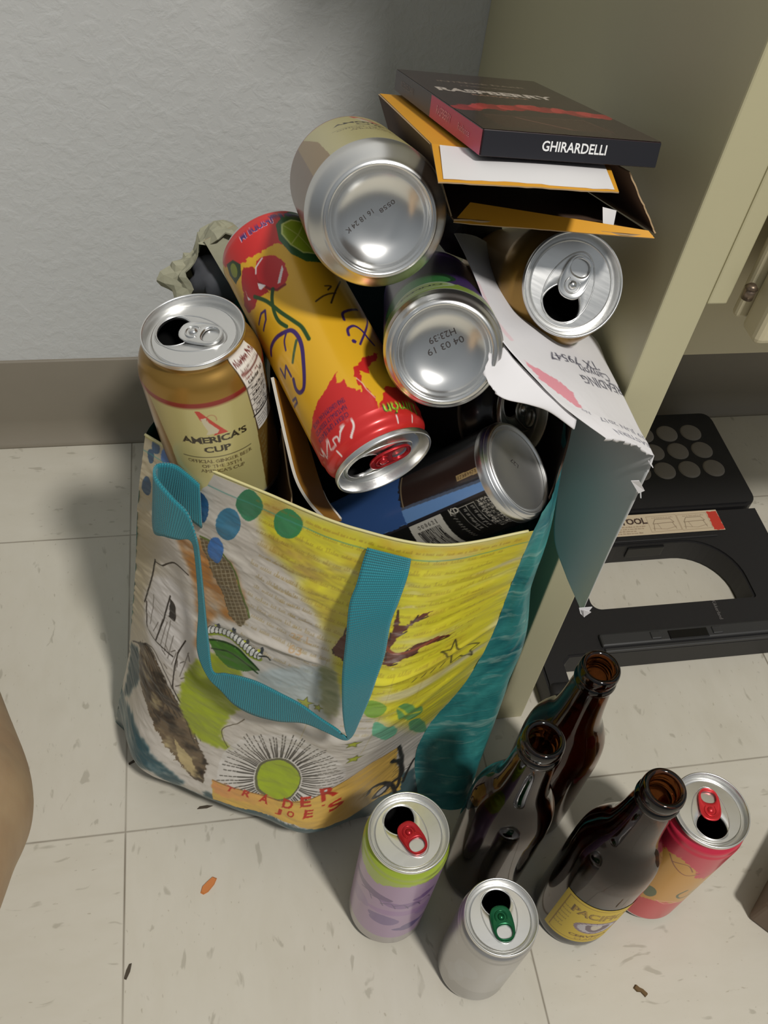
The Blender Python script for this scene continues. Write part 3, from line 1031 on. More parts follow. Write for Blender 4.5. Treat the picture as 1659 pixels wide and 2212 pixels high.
# 4 purple and green slim can, bottom towards the viewer
cv = can_canvas(0.029, 0.156, srgb(74, 50, 112), 0.1)
for k in range(9):
    x = rng.uniform(-90, 90); y = rng.uniform(40, 140)
    cv.ellipse((x, y), (rng.uniform(6, 14), 2), (1, rng.uniform(5, 10)), srgb(*[(120, 86, 160), (60, 44, 110), (150, 110, 180)][k % 3]), wob=0.3, seed=k)
cv.poly([(-92, -5), (92, -5), (92, 24), (40, 27), (20, 22), (-10, 29), (-40, 24), (-92, 28)], srgb(150, 178, 70), rough=1.5)
for x in (-70, -8, 52):
    cv.ellipse((x, 40), (23, 0), (0, 20), srgb(26, 74, 40)); cv.ellipse((x, 36), (20, 0), (0, 16), srgb(60, 140, 70))
    cv.ellipse((x + 4, 21), (17, 0), (0, 9), srgb(188, 206, 170)); cv.ellipse((x + 4, 20.5), (14, 0), (0, 7), srgb(172, 196, 120))
    cv.text('PEPINO', x + 4, 20.5, 4.0, srgb(40, 60, 40), 0, 22, True)
    cv.text('Mûre', x - 20, 17, 6, srgb(70, 60, 110), 0.4, 12, True)
make_can('purple and green slim can pushed in bottom-out under the topmost gold can', (.197, .0266, .4653), (.19, .875, -.445), 0.029, 0.156, 0.0268, 0.0236,
         cv, M_tab, group=GB, prints=(('H23:39', 0.0064, 0.0010, -0.15 - PI / 2, 0.0046, 0.0135), ('04 03 19', 0.0014, 0.0014, -0.15 - PI / 2, 0.0046, 0.0185)))

# 5 gold can with its lid facing out by the cabinet panel
cv = ginger_paint(95.0)
up5 = np.array((-.01, -.81, .585)); up5 /= np.linalg.norm(up5)
make_can('dark gold can with open lid facing out between the torn carton and the cabinet panel', np.array((.2738, .0709, .4705)) - 0.122 * up5, up5, 0.033, 0.122, 0.027, 0.024,
         cv, M_tab, lid_spin=1.15, group=GB)

# 6 black can, mostly hidden, tab end showing
cv = can_canvas(0.033, 0.122, srgb(26, 24, 26), 0.35)
cv.poly([(-20, 96), (30, 96), (30, 98), (-20, 98)], srgb(120, 110, 100))
up6 = np.array((.62, -.62, .48)); up6 /= np.linalg.norm(up6)
make_can('black can lying deep in the bag behind the blue can, open end showing', np.array((.2705, .0760, .3775)) - 0.122 * up6, up6, 0.033, 0.122, 0.027, 0.024,
         cv, M_blacklid, lid_spin=-0.5, group=GB, lid_mat=M_blacklid)

# 7 blue and black can lying across the front of the bag
cv = can_canvas(0.029, 0.156, srgb(24, 24, 26), 0.15)
cv.poly([(-4.6, -4), (26, -4), (26, 160), (-4.6, 160)], srgb(46, 44, 50), 1, 0.2)
cv.poly([(-3.0, -4), (2.6, -4), (6.5, 70), (6.5, 160), (-3.0, 160)], srgb(112, 152, 206), 1, 0.1)
cv.poly([(1.2, -4), (2.8, -4), (7.2, 70), (5.4, 70)], srgb(86, 96, 116))
cv.poly([(-3.0, 66), (40, 66), (40, 160), (-3, 160)], srgb(58, 92, 150), 1, 0.1, rough=0.8)
cv.poly([(5.0, -3), (24, -3), (26, 64), (6.6, 64)], srgb(52, 38, 34), 1, 0.15)
cv.stroke([(6.6, 64), (26, 64)], 0.8, srgb(150, 130, 100))
cv.poly([(7.0, 3), (10.4, 3), (10.6, 23), (7.4, 23)], srgb(176, 150, 104))
for k in range(11):
    cv.text('703374383'[k % 9], 8.8, 4.5 + 1.7 * k, 2.6, srgb(60, 40, 30), -PI / 2)
cv.poly([(-32, 44.0), (-5.2, 41.5), (-5.2, 66), (-34, 70)], srgb(206, 202, 192))
bx = 45.0
for k in range(34):
    wv = rng.uniform(0.25, 0.8)
    cv.poly([(-30, bx + 2), (-11, bx + 1.5), (-11, bx + 1.5 + wv), (-30, bx + 2 + wv)], srgb(38, 36, 36)); bx += wv + rng.uniform(0.25, 0.6)
    if bx > 61:
        break
for k, ch in enumerate('126800'):
    cv.text(ch, -8.4, 47 + 2.6 * k, 3.4, srgb(60, 56, 54), -PI / 2)
cv.text('KD', -7.2, 33.0, 4.8, srgb(210, 204, 190), -PI / 2, None, True)
for k in range(4):
    cv.text(('RETURN FOR REFUND', 'CA CRV', 'NY ME VT 5c', 'BREWED IN USA')[k], -24 + 2.6 * k, 36.5, 2.6, srgb(190, 184, 172), 0 - 0 * PI, 9, alpha=0.0)
for j in range(3):
    cv.stroke([(-6.5, 29.5 - 5.6 * j), (-26, 28.5 - 5.6 * j)], 0.35, srgb(190, 184, 172))
    for k in range(6):
        cv.scribble(-25 + 3.0 * k, -23 + 3.0 * k, 25 - 5.6 * j, 1.8, srgb(196, 190, 178), 0.4, 0.3, j * 9 + k)
cv.stroke([(-6.5, 29.5), (-6.5, 18)], 0.35, srgb(190, 184, 172))
for k in range(11):
    cv.scribble(-30 + 2.2 * k, -28.8 + 2.2 * k, 33.5, 1.3, srgb(180, 174, 162), 0.3, 1.2, 60 + k)
    cv.text(('BOTTLING', 'COMPANY', 'DRINK COLD', 'RECYCLE', 'ALUMINUM', '12 FL OZ', '355 ML', 'CANNED', 'WATER', 'MALT HOPS', 'YEAST')[k], -29 + 2.2 * k, 10, 2.1, srgb(190, 184, 172), -PI / 2, 11 + (k * 5) % 4)
make_can('blue and black slim can lying across the front of the bag behind the rim', (.2539, .0288, .3786), (-.6006, .2609, -.7558), 0.029, 0.156, 0.0268, 0.0262,
         cv, M_tab, group=GB, dome=0.004, bot_mat=alu('dull_can_end', 0.42, brushed=False), prints=(('L27', -0.004, 0.004, 0.9, 0.0036, 0.007),))

# ---- cans on the floor ------------------------------------------------------
cv = can_canvas(0.029, 0.156, srgb(170, 140, 176), 0.2)
cv.poly([(-92, 170), (92, 170), (92, 128), (60, 134), (42, 136), (20, 138), (6, 134), (-12, 122), (-40, 130), (-92, 134)], srgb(164, 184, 62), 1, 0.2, rough=1.6)
cv.poly([(-92, -5), (92, -5), (92, 22), (-92, 24)], srgb(176, 170, 168), 1, 0.5)
for k, (x, y, a, b, c) in enumerate(((-14, 104, 16, 6, (92, 62, 116)), (10, 96, 14, 5, (128, 92, 150)), (28, 108, 10, 5, (112, 76, 138)), (2, 60, 16, 9, (110, 84, 142)), (22, 44, 12, 6, (84, 64, 128)), (-24, 70, 10, 12, (150, 120, 168)), (34, 74, 8, 12, (150, 118, 170)), (8, 78, 22, 5, (158, 120, 172)))):
    cv.ellipse((x, y), (a, 1), (-1, b), srgb(*c), 0.8, 0.4, k)
for k in range(6):
    cv.stroke([(-22 + 9 * k, 92 + 3 * (k % 2)), (-15 + 9 * k, 98), (-11 + 9 * k, 90)], 0.8, srgb(86, 60, 110), smooth=True)
F1P = np.array((.198, -.084, 0))
make_can('lilac and lime green can with a dark red tab on the floor before the bag', F1P, (0, 0, 1), 0.029, 0.156, 0.0270, 0.0232, cv, M_tabred, lid_spin=-2.23, group=GF)

cv = can_canvas(0.0268, 0.117, srgb(182, 180, 178), 0.75)
cv.poly([(-90, -5), (90, -5), (90, 30), (-90, 30)], srgb(170, 168, 166), 1, 0.85)
for k in range(8):
    cv.ellipse((rng.uniform(-40, 40), rng.uniform(30, 90)), (rng.uniform(6, 16), 0), (0, rng.uniform(6, 20)), srgb(190, 190, 192), 0.5, 0.3, k)
make_can('short plain silver can with a green tab nearest the viewer on the floor', (.2565, -.1335, 0), (0, 0, 1), 0.0268, 0.117, 0.0252, 0.0225, cv, M_tabgreen, lid_spin=-2.31, group=GF)

cv = can_canvas(0.029, 0.156, srgb(206, 150, 60), 0.15)
pk = srgb(204, 48, 74)
cv.poly([(-92, 170), (92, 170), (92, 118), (62, 124), (44, 112), (36, 98), (26, 104), (22, 116), (8, 128), (-6, 122), (-20, 126), (-50, 118), (-92, 124)], pk, 1, 0.15, rough=1.6)
cv.poly([(-92, -5), (92, -5), (92, 30), (60, 36), (38, 44), (22, 50), (8, 44), (-12, 34), (-92, 30)], srgb(206, 60, 66), 1, 0.15, rough=1.6)
cv.stroke([(0, 122), (8, 112), (18, 106), (26, 112)], 0.9, srgb(130, 60, 30), smooth=True)
cv.stroke([(4, 116), (14, 122), (20, 114)], 0.8, srgb(130, 60, 30), smooth=True)
cv.stroke([(30, 76), (26, 66), (31, 58), (40, 62), (44, 72)], 1.8, srgb(70, 84, 44), smooth=True)
cv.ellipse((40, 66), (5, 0), (0, 6), srgb(176, 150, 96)); cv.ellipse((7, 58), (5, 0), (0, 9), srgb(84, 96, 60))
cv.stroke([(14, 50), (22, 46), (32, 48), (26, 52), (16, 50)], 1.0, srgb(232, 150, 130))
cv.stroke([(36, 124), (44, 127), (52, 124)], 0.9, srgb(236, 150, 160))
make_can('pink and orange can with a coral tab on the floor behind the labelled bottle', (.4085, -.0945, 0), (0, 0, 1), 0.029, 0.156, 0.0270, 0.0232, cv, M_tabred2, lid_spin=0.77, group=GF)

# ================================================================== BOTTLES
def amber():
    t = NT('amber_bottle_glass')
    t.set(Base_Color=(0.13, 0.042, 0.012, 1), Roughness=0.06, IOR=1.5, Transmission_Weight=1.0)
    return t.m


M_amber = amber()
GBOT = 'brown longneck bottles on the floor'


def make_bottle(x, y, label, drops=0):
    t = thing('beer_bottle', label, 'bottle', (x, y, 0), GBOT)
    outer = [(0.0, 0.0035), (0.018, 0.0030), (0.0260, 0.0), (0.0292, 0.0022), (0.0304, 0.008), (0.0305, 0.020), (0.0305, 0.060), (0.0305, 0.110), (0.0302, 0.124), (0.0285, 0.138), (0.0235, 0.152), (0.0185, 0.164), (0.0160, 0.180), (0.0142, 0.200), (0.0130, 0.2100), (0.0128, 0.2112)]
    lip = [(0.0128, 0.2112), (0.0142, 0.2122), (0.0146, 0.2150), (0.0138, 0.2172), (0.0131, 0.2182), (0.0131, 0.2200), (0.0138, 0.2212), (0.0141, 0.2240), (0.0135, 0.2278), (0.0118, 0.2293), (0.0098, 0.2282), (0.0092, 0.2250)]
    inner = [(0.0092, 0.2250), (0.0094, 0.205), (0.0120, 0.184), (0.0148, 0.165), (0.0200, 0.151), (0.0255, 0.136), (0.0272, 0.122), (0.0276, 0.100), (0.0276, 0.040), (0.0270, 0.014), (0.0235, 0.0085), (0.012, 0.0105), (0.0, 0.0115)]
    prof = np.concatenate([smooth_prof(outer, 4), smooth_prof(lip, 4)[1:], smooth_prof(inner, 4)[1:]])
    P = lathe(prof, 72)
    link('glass_body', grid_mesh('glass_body', P, M_amber, wrap=True), t)
    return t


bt1 = make_bottle(0.345, -0.1035, 'brown longneck bottle with a yellow label at the front of the floor group')
bt2 = make_bottle(0.279, -0.0635, 'dark brown unlabelled bottle standing between the lilac can and the short silver can')
bt3 = make_bottle(0.3315, -0.0175, 'dark brown bottle furthest back, standing beside the cabinet panel')
# yellow paper label of the front bottle
cv = Canvas(-20, 62, 12, 100, 0.3, srgb(214, 184, 60))
fx0, fx1, fy0, fy1 = -9, 56, 17, 92
lab = [(fx0, fy0), (fx1, fy0), (fx1, fy1), (fx0, fy1)]
cv.stroke([(fx0 + 4, fy0 + 4), (fx1 - 4, fy0 + 4), (fx1 - 4, fy1 - 4), (fx0 + 4, fy1 - 4), (fx0 + 4, fy0 + 4)], 0.8, srgb(150, 112, 40))
cv.text('PACIFICO', 25, 74, 15, srgb(110, 84, 46), 0, 48, True)
cv.text('PACIFICO', 25, 74.4, 14, srgb(176, 140, 52), 0, 45.5)
cv.ellipse((26, 50), (17, 0), (0, 12.5), srgb(150, 130, 140)); cv.ellipse((26, 50), (14.5, 0), (0, 10), srgb(196, 190, 196))
cv.ellipse((26, 50), (9, 0), (0, 7.5), srgb(120, 104, 112), wob=0.3); cv.ellipse((25, 52), (4, 0), (0, 5), srgb(206, 196, 180), wob=0.3)
for k, a in enumerate(np.linspace(0, 2 * PI, 22, endpoint=False)):
    cv.stroke([(26 + 14 * math.cos(a), 50 + 9.6 * math.sin(a)), (26 + 17 * math.cos(a), 50 + 12 * math.sin(a))], 0.6, srgb(110, 92, 100))
cv.text('CERVEZA', 25, 30, 6.0, srgb(120, 84, 40), 0, 30, True)
cv.text('CLARA', 25, 23.6, 4.0, srgb(130, 96, 50), 0, 18)
for k in range(6):
    cv.scribble(-5, 3, 34 + 7 * k, 2.2, srgb(140, 110, 50), 0.4, 0.0, k)
nx, ny = 220, 200
gx, gy = np.meshgrid(np.linspace(fx0, fx1, nx), np.linspace(fy0, fy1, ny))
rl = 0.03075
b1dir = math.atan2(CAMPOS[1] + 0.1035, CAMPOS[0] - 0.345)
P = np.stack([rl * np.cos(gx / 30.75 + b1dir), rl * np.sin(gx / 30.75 + b1dir), gy / 1000], -1)
lm_ = link('paper_label', grid_mesh('paper_label', P, printed('bottle_label_print', 0.5), cv.sample(gx, gy)), bt1)
lm_['label'] = 'yellow paper label with an oval grey emblem'

# ================================================================== SHOPPING BAG
BA = np.array([-.004, .09]); BE = np.array([.863, -.505]); BN = np.array([.505, .863])
BZ = [0, .05, .10, .16, .22, .29, .36]
BL_A = [-.009, .0008, .0086, .018, .027, .0359, .048]; BL_W = [.004, .006, .0165, .018, .020, .0218, .0235]
BS_A = [.2584, .244, .2465, .2618, .269, .2703, .2723]; BS_W = [.0413, .0528, .0575, .0672, .071, .0666, .054]
BI = [[-.010, -.012, -.006, .006], [-.036, -.042, -.040, -.027], [-.018, -.028, -.026, -.012], [-.006, -.016, -.016, -.002],
      [.006, -.004, -.006, .006], [.012, .006, .003, .016], [.017, .014, .012, .023]]
BSK = [0, .15, .35, .6, .82, 1]


def hermite(kx, Y, x):
    kx = np.asarray(kx, float); Y = np.asarray(Y, float); x = np.asarray(x, float)
    d = np.diff(kx); sl = np.diff(Y, axis=0) / d.reshape((-1,) + (1,) * (Y.ndim - 1))
    m = np.empty_like(Y); m[0] = sl[0]; m[-1] = sl[-1]
    w = (d[1:] / (d[1:] + d[:-1])).reshape((-1,) + (1,) * (Y.ndim - 1)); m[1:-1] = sl[:-1] * w + sl[1:] * (1 - w)
    i = np.clip(np.searchsorted(kx, x, side='right') - 1, 0, len(kx) - 2)
    h = d[i]; t = ((x - kx[i]) / h); sh = t.shape + (1,) * (Y.ndim - 1); t = t.reshape(sh); h = h.reshape(sh)
    return (2 * t ** 3 - 3 * t ** 2 + 1) * Y[i] + (t ** 3 - 2 * t ** 2 + t) * h * m[i] + (-2 * t ** 3 + 3 * t ** 2) * Y[i + 1] + (t ** 3 - t ** 2) * h * m[i + 1]


def bag_front(s, t):
    net = np.zeros((7, 6, 3))
    for r in range(7):
        for c, k in enumerate(BSK):
            net[r, c, 0] = BL_A[r] + k * (BS_A[r] - BL_A[r]); net[r, c, 2] = BZ[r]
        net[r, 0, 1] = BL_W[r]; net[r, 5, 1] = BS_W[r]; net[r, 1:5, 1] = BI[r]
    rows = hermite(np.array(BZ) / .36, net, t)
    return hermite(BSK, rows.transpose(1, 0, 2), s).transpose(1, 0, 2)


def bag_xyz(P):
    xy = BA + P[..., 0:1] * BE + P[..., 1:2] * BN
    return np.concatenate([xy, P[..., 2:3]], -1)


BAG_ART={
 'yellow':[(340, 1000), (517, 1000), (685, 997), (855, 997), (1000, 1000), (1000, 803), (1000, 558), (1000, 414), (990, 281), (845, 503), (758, 578), (682, 600), (645, 667), (625, 711), (575, 783), (492, 850), (415, 886), (360, 933)],
 'ochre':[(340, 1000), (445, 1000), (480, 933), (565, 864), (610, 769), (590, 778), (492, 850), (388, 886), (335, 933)],
 'plume':[(125, 811), (208, 833), (310, 817), (365, 747), (380, 692), (348, 669), (295, 669), (273, 625), (278, 561), (247, 544), (230, 644), (203, 722), (158, 778)],
 'snake':[(208, 839), (253, 836), (312, 806), (360, 744), (388, 700), (370, 667), (330, 681), (297, 731), (253, 772)],
 'sail':[(45, 564), (68, 647), (128, 681), (188, 661), (233, 592), (242, 544), (233, 456), (180, 453), (115, 458), (62, 486)],
 'hull':[(50, 414), (98, 450), (155, 433), (228, 392), (285, 353), (350, 294), (405, 244), (415, 192), (375, 192), (305, 219), (228, 253), (152, 289), (80, 317)],
 'hull2':[(70, 394), (135, 400), (208, 347), (212, 286), (147, 314), (83, 339)],
 'hull3':[(273, 272), (348, 236), (413, 203), (383, 197), (312, 222)],
 'sea':[(0, 164), (95, 219), (177, 217), (265, 194), (355, 167), (323, 122), (225, 161), (37, 0), (0, 81)],
 'seal':[(5, 344), (52, 389), (85, 308), (55, 225), (22, 181)],
 'moon':[(302, 561), (263, 514), (238, 464), (247, 403), (283, 342), (338, 303), (405, 303), (465, 314), (415, 344), (408, 375), (417, 422), (435, 456), (403, 556), (338, 564)],
 'leaf':[(285, 589), (328, 603), (378, 606), (427, 592), (450, 583), (415, 561), (365, 550), (318, 561)],
 'grayrect':[(448, 575), (547, 631), (645, 669), (688, 572), (670, 503), (590, 494), (473, 517)],
 'oliverect':[(605, 653), (647, 669), (695, 561), (680, 517), (645, 539)],
 'bird1':[(650, 775), (640, 739), (628, 708), (633, 697), (660, 689), (672, 694)],
 'bird2':[(760, 844), (763, 819), (760, 789), (758, 756), (763, 739), (763, 708), (782, 703), (802, 714), (825, 722), (840, 742), (873, 739), (910, 736), (870, 750), (830, 753), (812, 744), (792, 736), (772, 742), (765, 742), (782, 781), (802, 808), (820, 822), (838, 836), (810, 831), (790, 806), (775, 806)],
 'star':[(912, 708), (922, 675), (975, 631), (958, 628), (970, 594), (938, 631), (922, 625), (915, 658), (888, 692), (910, 678), (912, 708)],
 'banner':[(440, 214), (535, 214), (657, 217), (760, 250), (818, 286), (873, 303), (935, 286), (973, 144), (965, 94), (922, 125), (865, 131), (838, 156), (730, 194), (547, 181), (458, 178)],
 'teal':[(838, 156), (865, 131), (922, 125), (965, 94), (1000, 50), (1000, 0), (845, 53)],
 'mast1':[(72, 700), (65, 639), (48, 550)],
 'flag1':[(75, 694), (100, 700), (140, 731), (188, 722)],
 'mast2':[(138, 633), (130, 556), (118, 483)],
 'flag2':[(140, 625), (160, 617), (168, 581), (147, 581)],
 'rig':[(55, 556), (83, 489), (147, 486), (190, 486)],
 'rig2':[(217, 550), (203, 494), (217, 417), (263, 381)],
 'cat':[(280, 614), (302, 625), (325, 631), (350, 633), (372, 628), (395, 622), (417, 617), (440, 617)],
 'catback':[(297, 658), (315, 686), (340, 667), (343, 631)],
 'horn1':[(935, 289), (963, 208), (970, 144), (965, 100), (958, 86)],
 'horn2':[(998, 142), (983, 114), (973, 92)],
 'horn3':[(905, 156), (910, 172), (935, 147), (953, 100), (950, 56)],
 'horn4':[(938, 233), (963, 183), (973, 133), (968, 117), (953, 119)],
}
BAG_DOT={
 'b1':(95, 983, 35, 14, 11, -26),
 'b2':(190, 903, 28, 12, 8, -35),
 'b3':(260, 825, 22, 9, 7, -32),
 'b4':(280, 900, 35, 14, 8, -36),
 'g1':(323, 961, 34, 12, 9, -32),
 'g2':(432, 958, 37, 14, 10, -31),
 'd1':(25, 883, 15, 8, 4, -25),
 'd2':(25, 961, 10, 4, 3, -17),
 'd3':(37, 989, 12, 5, 5, -16),
 'k1':(780, 575, 28, -3, 9, -24),
 'k2':(873, 511, 36, -40, 12, -42),
 'k3':(835, 475, 36, -28, 15, -45),
 'k4':(945, 358, 48, -70, 27, -67),
 'sun':(630, 275, 61, 20, 26, -55),
}
BAG_PT= {'s1': (770, 456), 's2': (800, 389), 's3': (600, 539), 's4': (638, 536), 't1': (665, 200), 't2': (790, 211), 'num': (555, 708), 'num2': (560, 586), 'TR': (485, 197), 'TR2': (665, 197), 'TR3': (802, 258), 'J': (705, 192), 'J2': (780, 206), 'J3': (845, 203)}
HANDLE= [([0.166, 0.0014, 0.3512], [0.189, -0.0075, 0.3503]), ([0.1638, -0.0014, 0.3421], [0.1882, -0.0104, 0.3441]), ([0.1606, -0.007, 0.3298], [0.1857, -0.0154, 0.3384]), ([0.1568, -0.0122, 0.3184], [0.1823, -0.0205, 0.3289]), ([0.1554, -0.0201, 0.2976], [0.1782, -0.0259, 0.3174]), ([0.1542, -0.0262, 0.2741], [0.1765, -0.0314, 0.294]), ([0.1539, -0.0317, 0.2599], [0.1729, -0.0361, 0.2766]), ([0.1549, -0.0358, 0.2405], [0.1699, -0.0386, 0.2565]), ([0.1567, -0.0393, 0.224], [0.1656, -0.0405, 0.2335]), ([0.1589, -0.0405, 0.2107], [0.1619, -0.0408, 0.2133]), ([0.1527, -0.0374, 0.2174], [0.157, -0.0402, 0.2088]), ([0.143, -0.03, 0.2199], [0.1462, -0.0339, 0.2099]), ([0.1311, -0.0204, 0.2231], [0.1336, -0.0245, 0.2058]), ([0.1183, -0.0109, 0.2232], [0.1181, -0.0165, 0.1962]), ([0.1056, -0.0016, 0.2226], [0.1026, -0.0075, 0.1912]), ([0.0943, 0.0055, 0.2195], [0.091, 0.0003, 0.1929]), ([0.0857, 0.0109, 0.2152], [0.0832, 0.0078, 0.1989]), ([0.0781, 0.0145, 0.2139], [0.0749, 0.0149, 0.2073]), ([0.0768, 0.0227, 0.2375], [0.0696, 0.025, 0.2249]), ([0.0761, 0.0301, 0.2647], [0.0726, 0.0326, 0.2615]), ([0.0755, 0.035, 0.3093], [0.0731, 0.0367, 0.3073]), ([0.0746, 0.0355, 0.3261], [0.0713, 0.0378, 0.3224]), ([0.0709, 0.0386, 0.3447], [0.0642, 0.041, 0.3198]), ([0.0633, 0.0441, 0.3527], [0.057, 0.0453, 0.3178]), ([0.0548, 0.0558, 0.3576], [0.0502, 0.0547, 0.3111]), ([0.0558, 0.0648, 0.3576], [0.0513, 0.0652, 0.3231]), ([0.0648, 0.063, 0.3589], [0.0585, 0.0649, 0.327]), ([0.072, 0.06, 0.3539], [0.0685, 0.0586, 0.3201]), ([0.0782, 0.057, 0.3478], [0.0777, 0.0531, 0.3138])]


# ---- the print: canvas of 280 x 370 mm over the front panel ----------------
bag = thing('shopping_bag', 'colourful woven plastic shopping bag full of empty cans standing in the corner by the cabinet', 'bag', (0.15, 0.08, 0.0))
MX = lambda p: (p[0] * 0.280, p[1] * 0.370)
A = {k: [MX(p) for p in v] for k, v in BAG_ART.items()}
PT = {k: MX(p) for k, p in BAG_PT.items()}
RES = 0.46
cv = Canvas(0, 280, 0, 370, RES, srgb(200, 194, 184))
gx, gy = np.meshgrid(cv.X, cv.Y)
# watercolour ground: warm cream to the left, greys in the middle
n1 = fbm(gx / 42, gy / 30, 5); n2 = fbm(gx / 16, gy / 9, 9); n3 = fbm(gx / 60, gy / 14, 15)
full = (slice(None), slice(None))
cv.blend(full, np.clip(0.5 + n2, 0, 1) * 0.35, srgb(184, 176, 168))
cv.blend(full, np.clip((40 - gx) / 26, 0, 1) * 0.75, srgb(190, 182, 164))
cv.blend(full, np.clip((28 - gx) / 20, 0, 1) * np.clip((gy - 100) / 100, 0, 1) * 0.5, srgb(176, 162, 124))


def mask(pts, soft=6.0):
    c = Canvas(0, 280, 0, 370, RES, np.zeros(3)); c.poly(pts, np.ones(3), rough=2.5)
    m = c.a[..., 0]
    k = int(soft / RES) | 1
    ker = np.hanning(k + 2)[1:-1]; ker /= ker.sum()
    pad = k // 2
    m = np.apply_along_axis(lambda v: np.convolve(np.pad(v, pad, 'edge'), ker, 'valid'), 0, m)
    return np.apply_along_axis(lambda v: np.convolve(np.pad(v, pad, 'edge'), ker, 'valid'), 1, m)


my = mask(A['yellow'], 16)
cv.blend(full, my * np.clip(0.95 + 0.25 * n3, 0, 1), srgb(216, 207, 50))
cv.blend(full, my * np.clip(n2 * 1.6 - 0.05, 0, 1) * 0.7, srgb(198, 176, 52))
cv.blend(full, my * np.clip(-n3 * 2.6 - 0.22, 0, 1) * np.clip((gy - 130) / 60, 0, 1) * 0.8, srgb(204, 196, 160))
cv.blend(full, my * np.clip(n1 * 2.0 - 0.25, 0, 1) * 0.6, srgb(178, 158, 60))
mo = mask(A['ochre'], 22)
cv.blend(full, mo * np.clip(0.55 + n2 * 1.3, 0, 1) * 0.85, srgb(178, 150, 78))
cv.blend(full, mask([(150, 340), (190, 370), (280, 370), (280, 345), (215, 352)], 14) * np.clip(0.4 + n2, 0, 1) * 0.6, srgb(216, 176, 44))
# rows of cursive handwriting
for k in range(17):
    y = 356 - 9.5 * k
    for x0, x1, w in ((92 + 5 * k, 268, 0.5), (100, 128 + 3 * k, 0.45)):
        if x1 > x0 + 10 and k < 14:
            cv.scribble(x0 + rng.uniform(0, 8), x1 - rng.uniform(0, 10), y - 0.03 * (x0 - 90), 2.4, srgb(146, 116, 44), w, -0.02, 100 + k, 0.42)
for k in range(4):
    cv.scribble(200, 262, 205 - 8 * k, 2.0, srgb(150, 130, 60), 0.4, 0.02, 140 + k, 0.4)
cv.text('27 L', PT['num'][0] - 4, PT['num'][1], 8, srgb(196, 160, 116), 0.05, 16, alpha=0.7)
cv.text('63', PT['num'][0] - 6, PT['num'][1] - 12, 8, srgb(196, 160, 116), 0.05, 10, alpha=0.7)
cv.text('2 7 0', PT['num2'][0] - 4, PT['num2'][1] - 4, 6, srgb(150, 170, 176), 0.05, 22, alpha=0.6)
for x in (176, 226, 245):
    cv.stroke([(x, 150), (x - 2, 250)], 0.4, srgb(160, 140, 60), 0.5)
# plume and reptile skin
mp = mask(A['plume'], 8)
cv.blend(full, mp * np.clip(0.85 + n2, 0, 1), srgb(172, 120, 66))
cv.blend(full, mp * np.clip(n1 * 2, 0, 1) * 0.7, srgb(120, 82, 52))
cv.poly(A['snake'], srgb(104, 90, 66), rough=1.0)
msn = mask(A['snake'], 2)
grid1 = (np.abs(((gx * 0.9 + gy * 0.45) / 3.6) % 1 - 0.5) > 0.42) | (np.abs(((gx * 0.5 - gy * 0.9) / 3.2) % 1 - 0.5) > 0.42)
cv.blend(full, msn * grid1 * 0.7, srgb(176, 166, 140))
cv.stroke(A['snake'][:5], 1.4, srgb(90, 110, 50), smooth=True)
# sails, ship
cv.blend(full, mask(A['sail'], 10) * 0.9, srgb(214, 210, 206))
cv.blend(full, mask(A['seal'], 4), srgb(40, 66, 72))
cv.blend(full, mask(A['sea'], 5) * np.clip(0.9 + n2, 0, 1), srgb(52, 84, 92))
cv.poly(A['hull'], srgb(108, 92, 72), rough=1.6)
cv.poly(A['hull2'], srgb(74, 62, 50), rough=2.0); cv.poly(A['hull3'], srgb(176, 158, 116), rough=1.0)
mh = mask(A['hull'], 3)
cv.blend(full, mh * np.clip(n2 * 2.4 - 0.2, 0, 1), srgb(50, 42, 34))
cv.blend(full, mh * np.clip(-n2 * 2.4 - 0.3, 0, 1) * 0.8, srgb(190, 174, 132))
hb = np.array(A['hull'])
for k in range(7):
    a = hb[:7] + np.array([3.0 - 2.2 * k, 2.0 - 3.0 * k]); cv.stroke(a[:6 - k // 3], 0.8, srgb(40, 34, 30), 0.8, True)
for nm in ('mast1', 'mast2'):
    cv.stroke(A[nm], 1.3, srgb(44, 40, 36))
for nm in ('flag1', 'flag2', 'rig', 'rig2'):
    cv.stroke(A[nm], 1.2, srgb(50, 44, 38), smooth=True)
cv.poly(A['flag2'], srgb(60, 58, 56))
for k in range(9):
    x, y = 24 + 5 * k, 190 - 3 * k
    cv.stroke([(x, y), (x + rng.uniform(-3, 4), y + rng.uniform(10, 34))], 0.6, srgb(66, 58, 50), 0.8)
for k in range(16):
    x, y = rng.uniform(40, 72), rng.uniform(150, 196)
    cv.stroke([(x, y), (x + rng.uniform(-5, 5), y + rng.uniform(-7, 7))], 0.7, srgb(56, 48, 40), 0.8)
# green moon, leaf and caterpillar
cv.blend(full, mask(A['moon'], 4), srgb(154, 168, 46))
cv.blend(full, mask(A['moon'], 4) * np.clip(n1 * 1.4, 0, 0.6), srgb(122, 134, 48))
cv.stroke([(131, 112), (118, 128), (115, 138), (124, 150), (128, 158)], 0.7, srgb(70, 60, 40), smooth=True)
cv.blend(full, mask([p for p in A['grayrect']], 6) * 0.75, srgb(176, 188, 190))
cv.blend(full, mask([p for p in A['oliverect']], 5) * 0.85, srgb(146, 148, 104))
cv.poly(A['leaf'], srgb(70, 116, 44), rough=0.6)
cv.stroke(A['leaf'][:5], 1.6, srgb(34, 60, 26), smooth=True); cv.stroke([(84, 212), (102, 218), (126, 212)], 1.2, srgb(30, 56, 24), smooth=True)
ct_ = np.array(A['cat'])
cv.stroke(ct_ + (0, -2.5), 6.0, srgb(140, 158, 48), smooth=True)
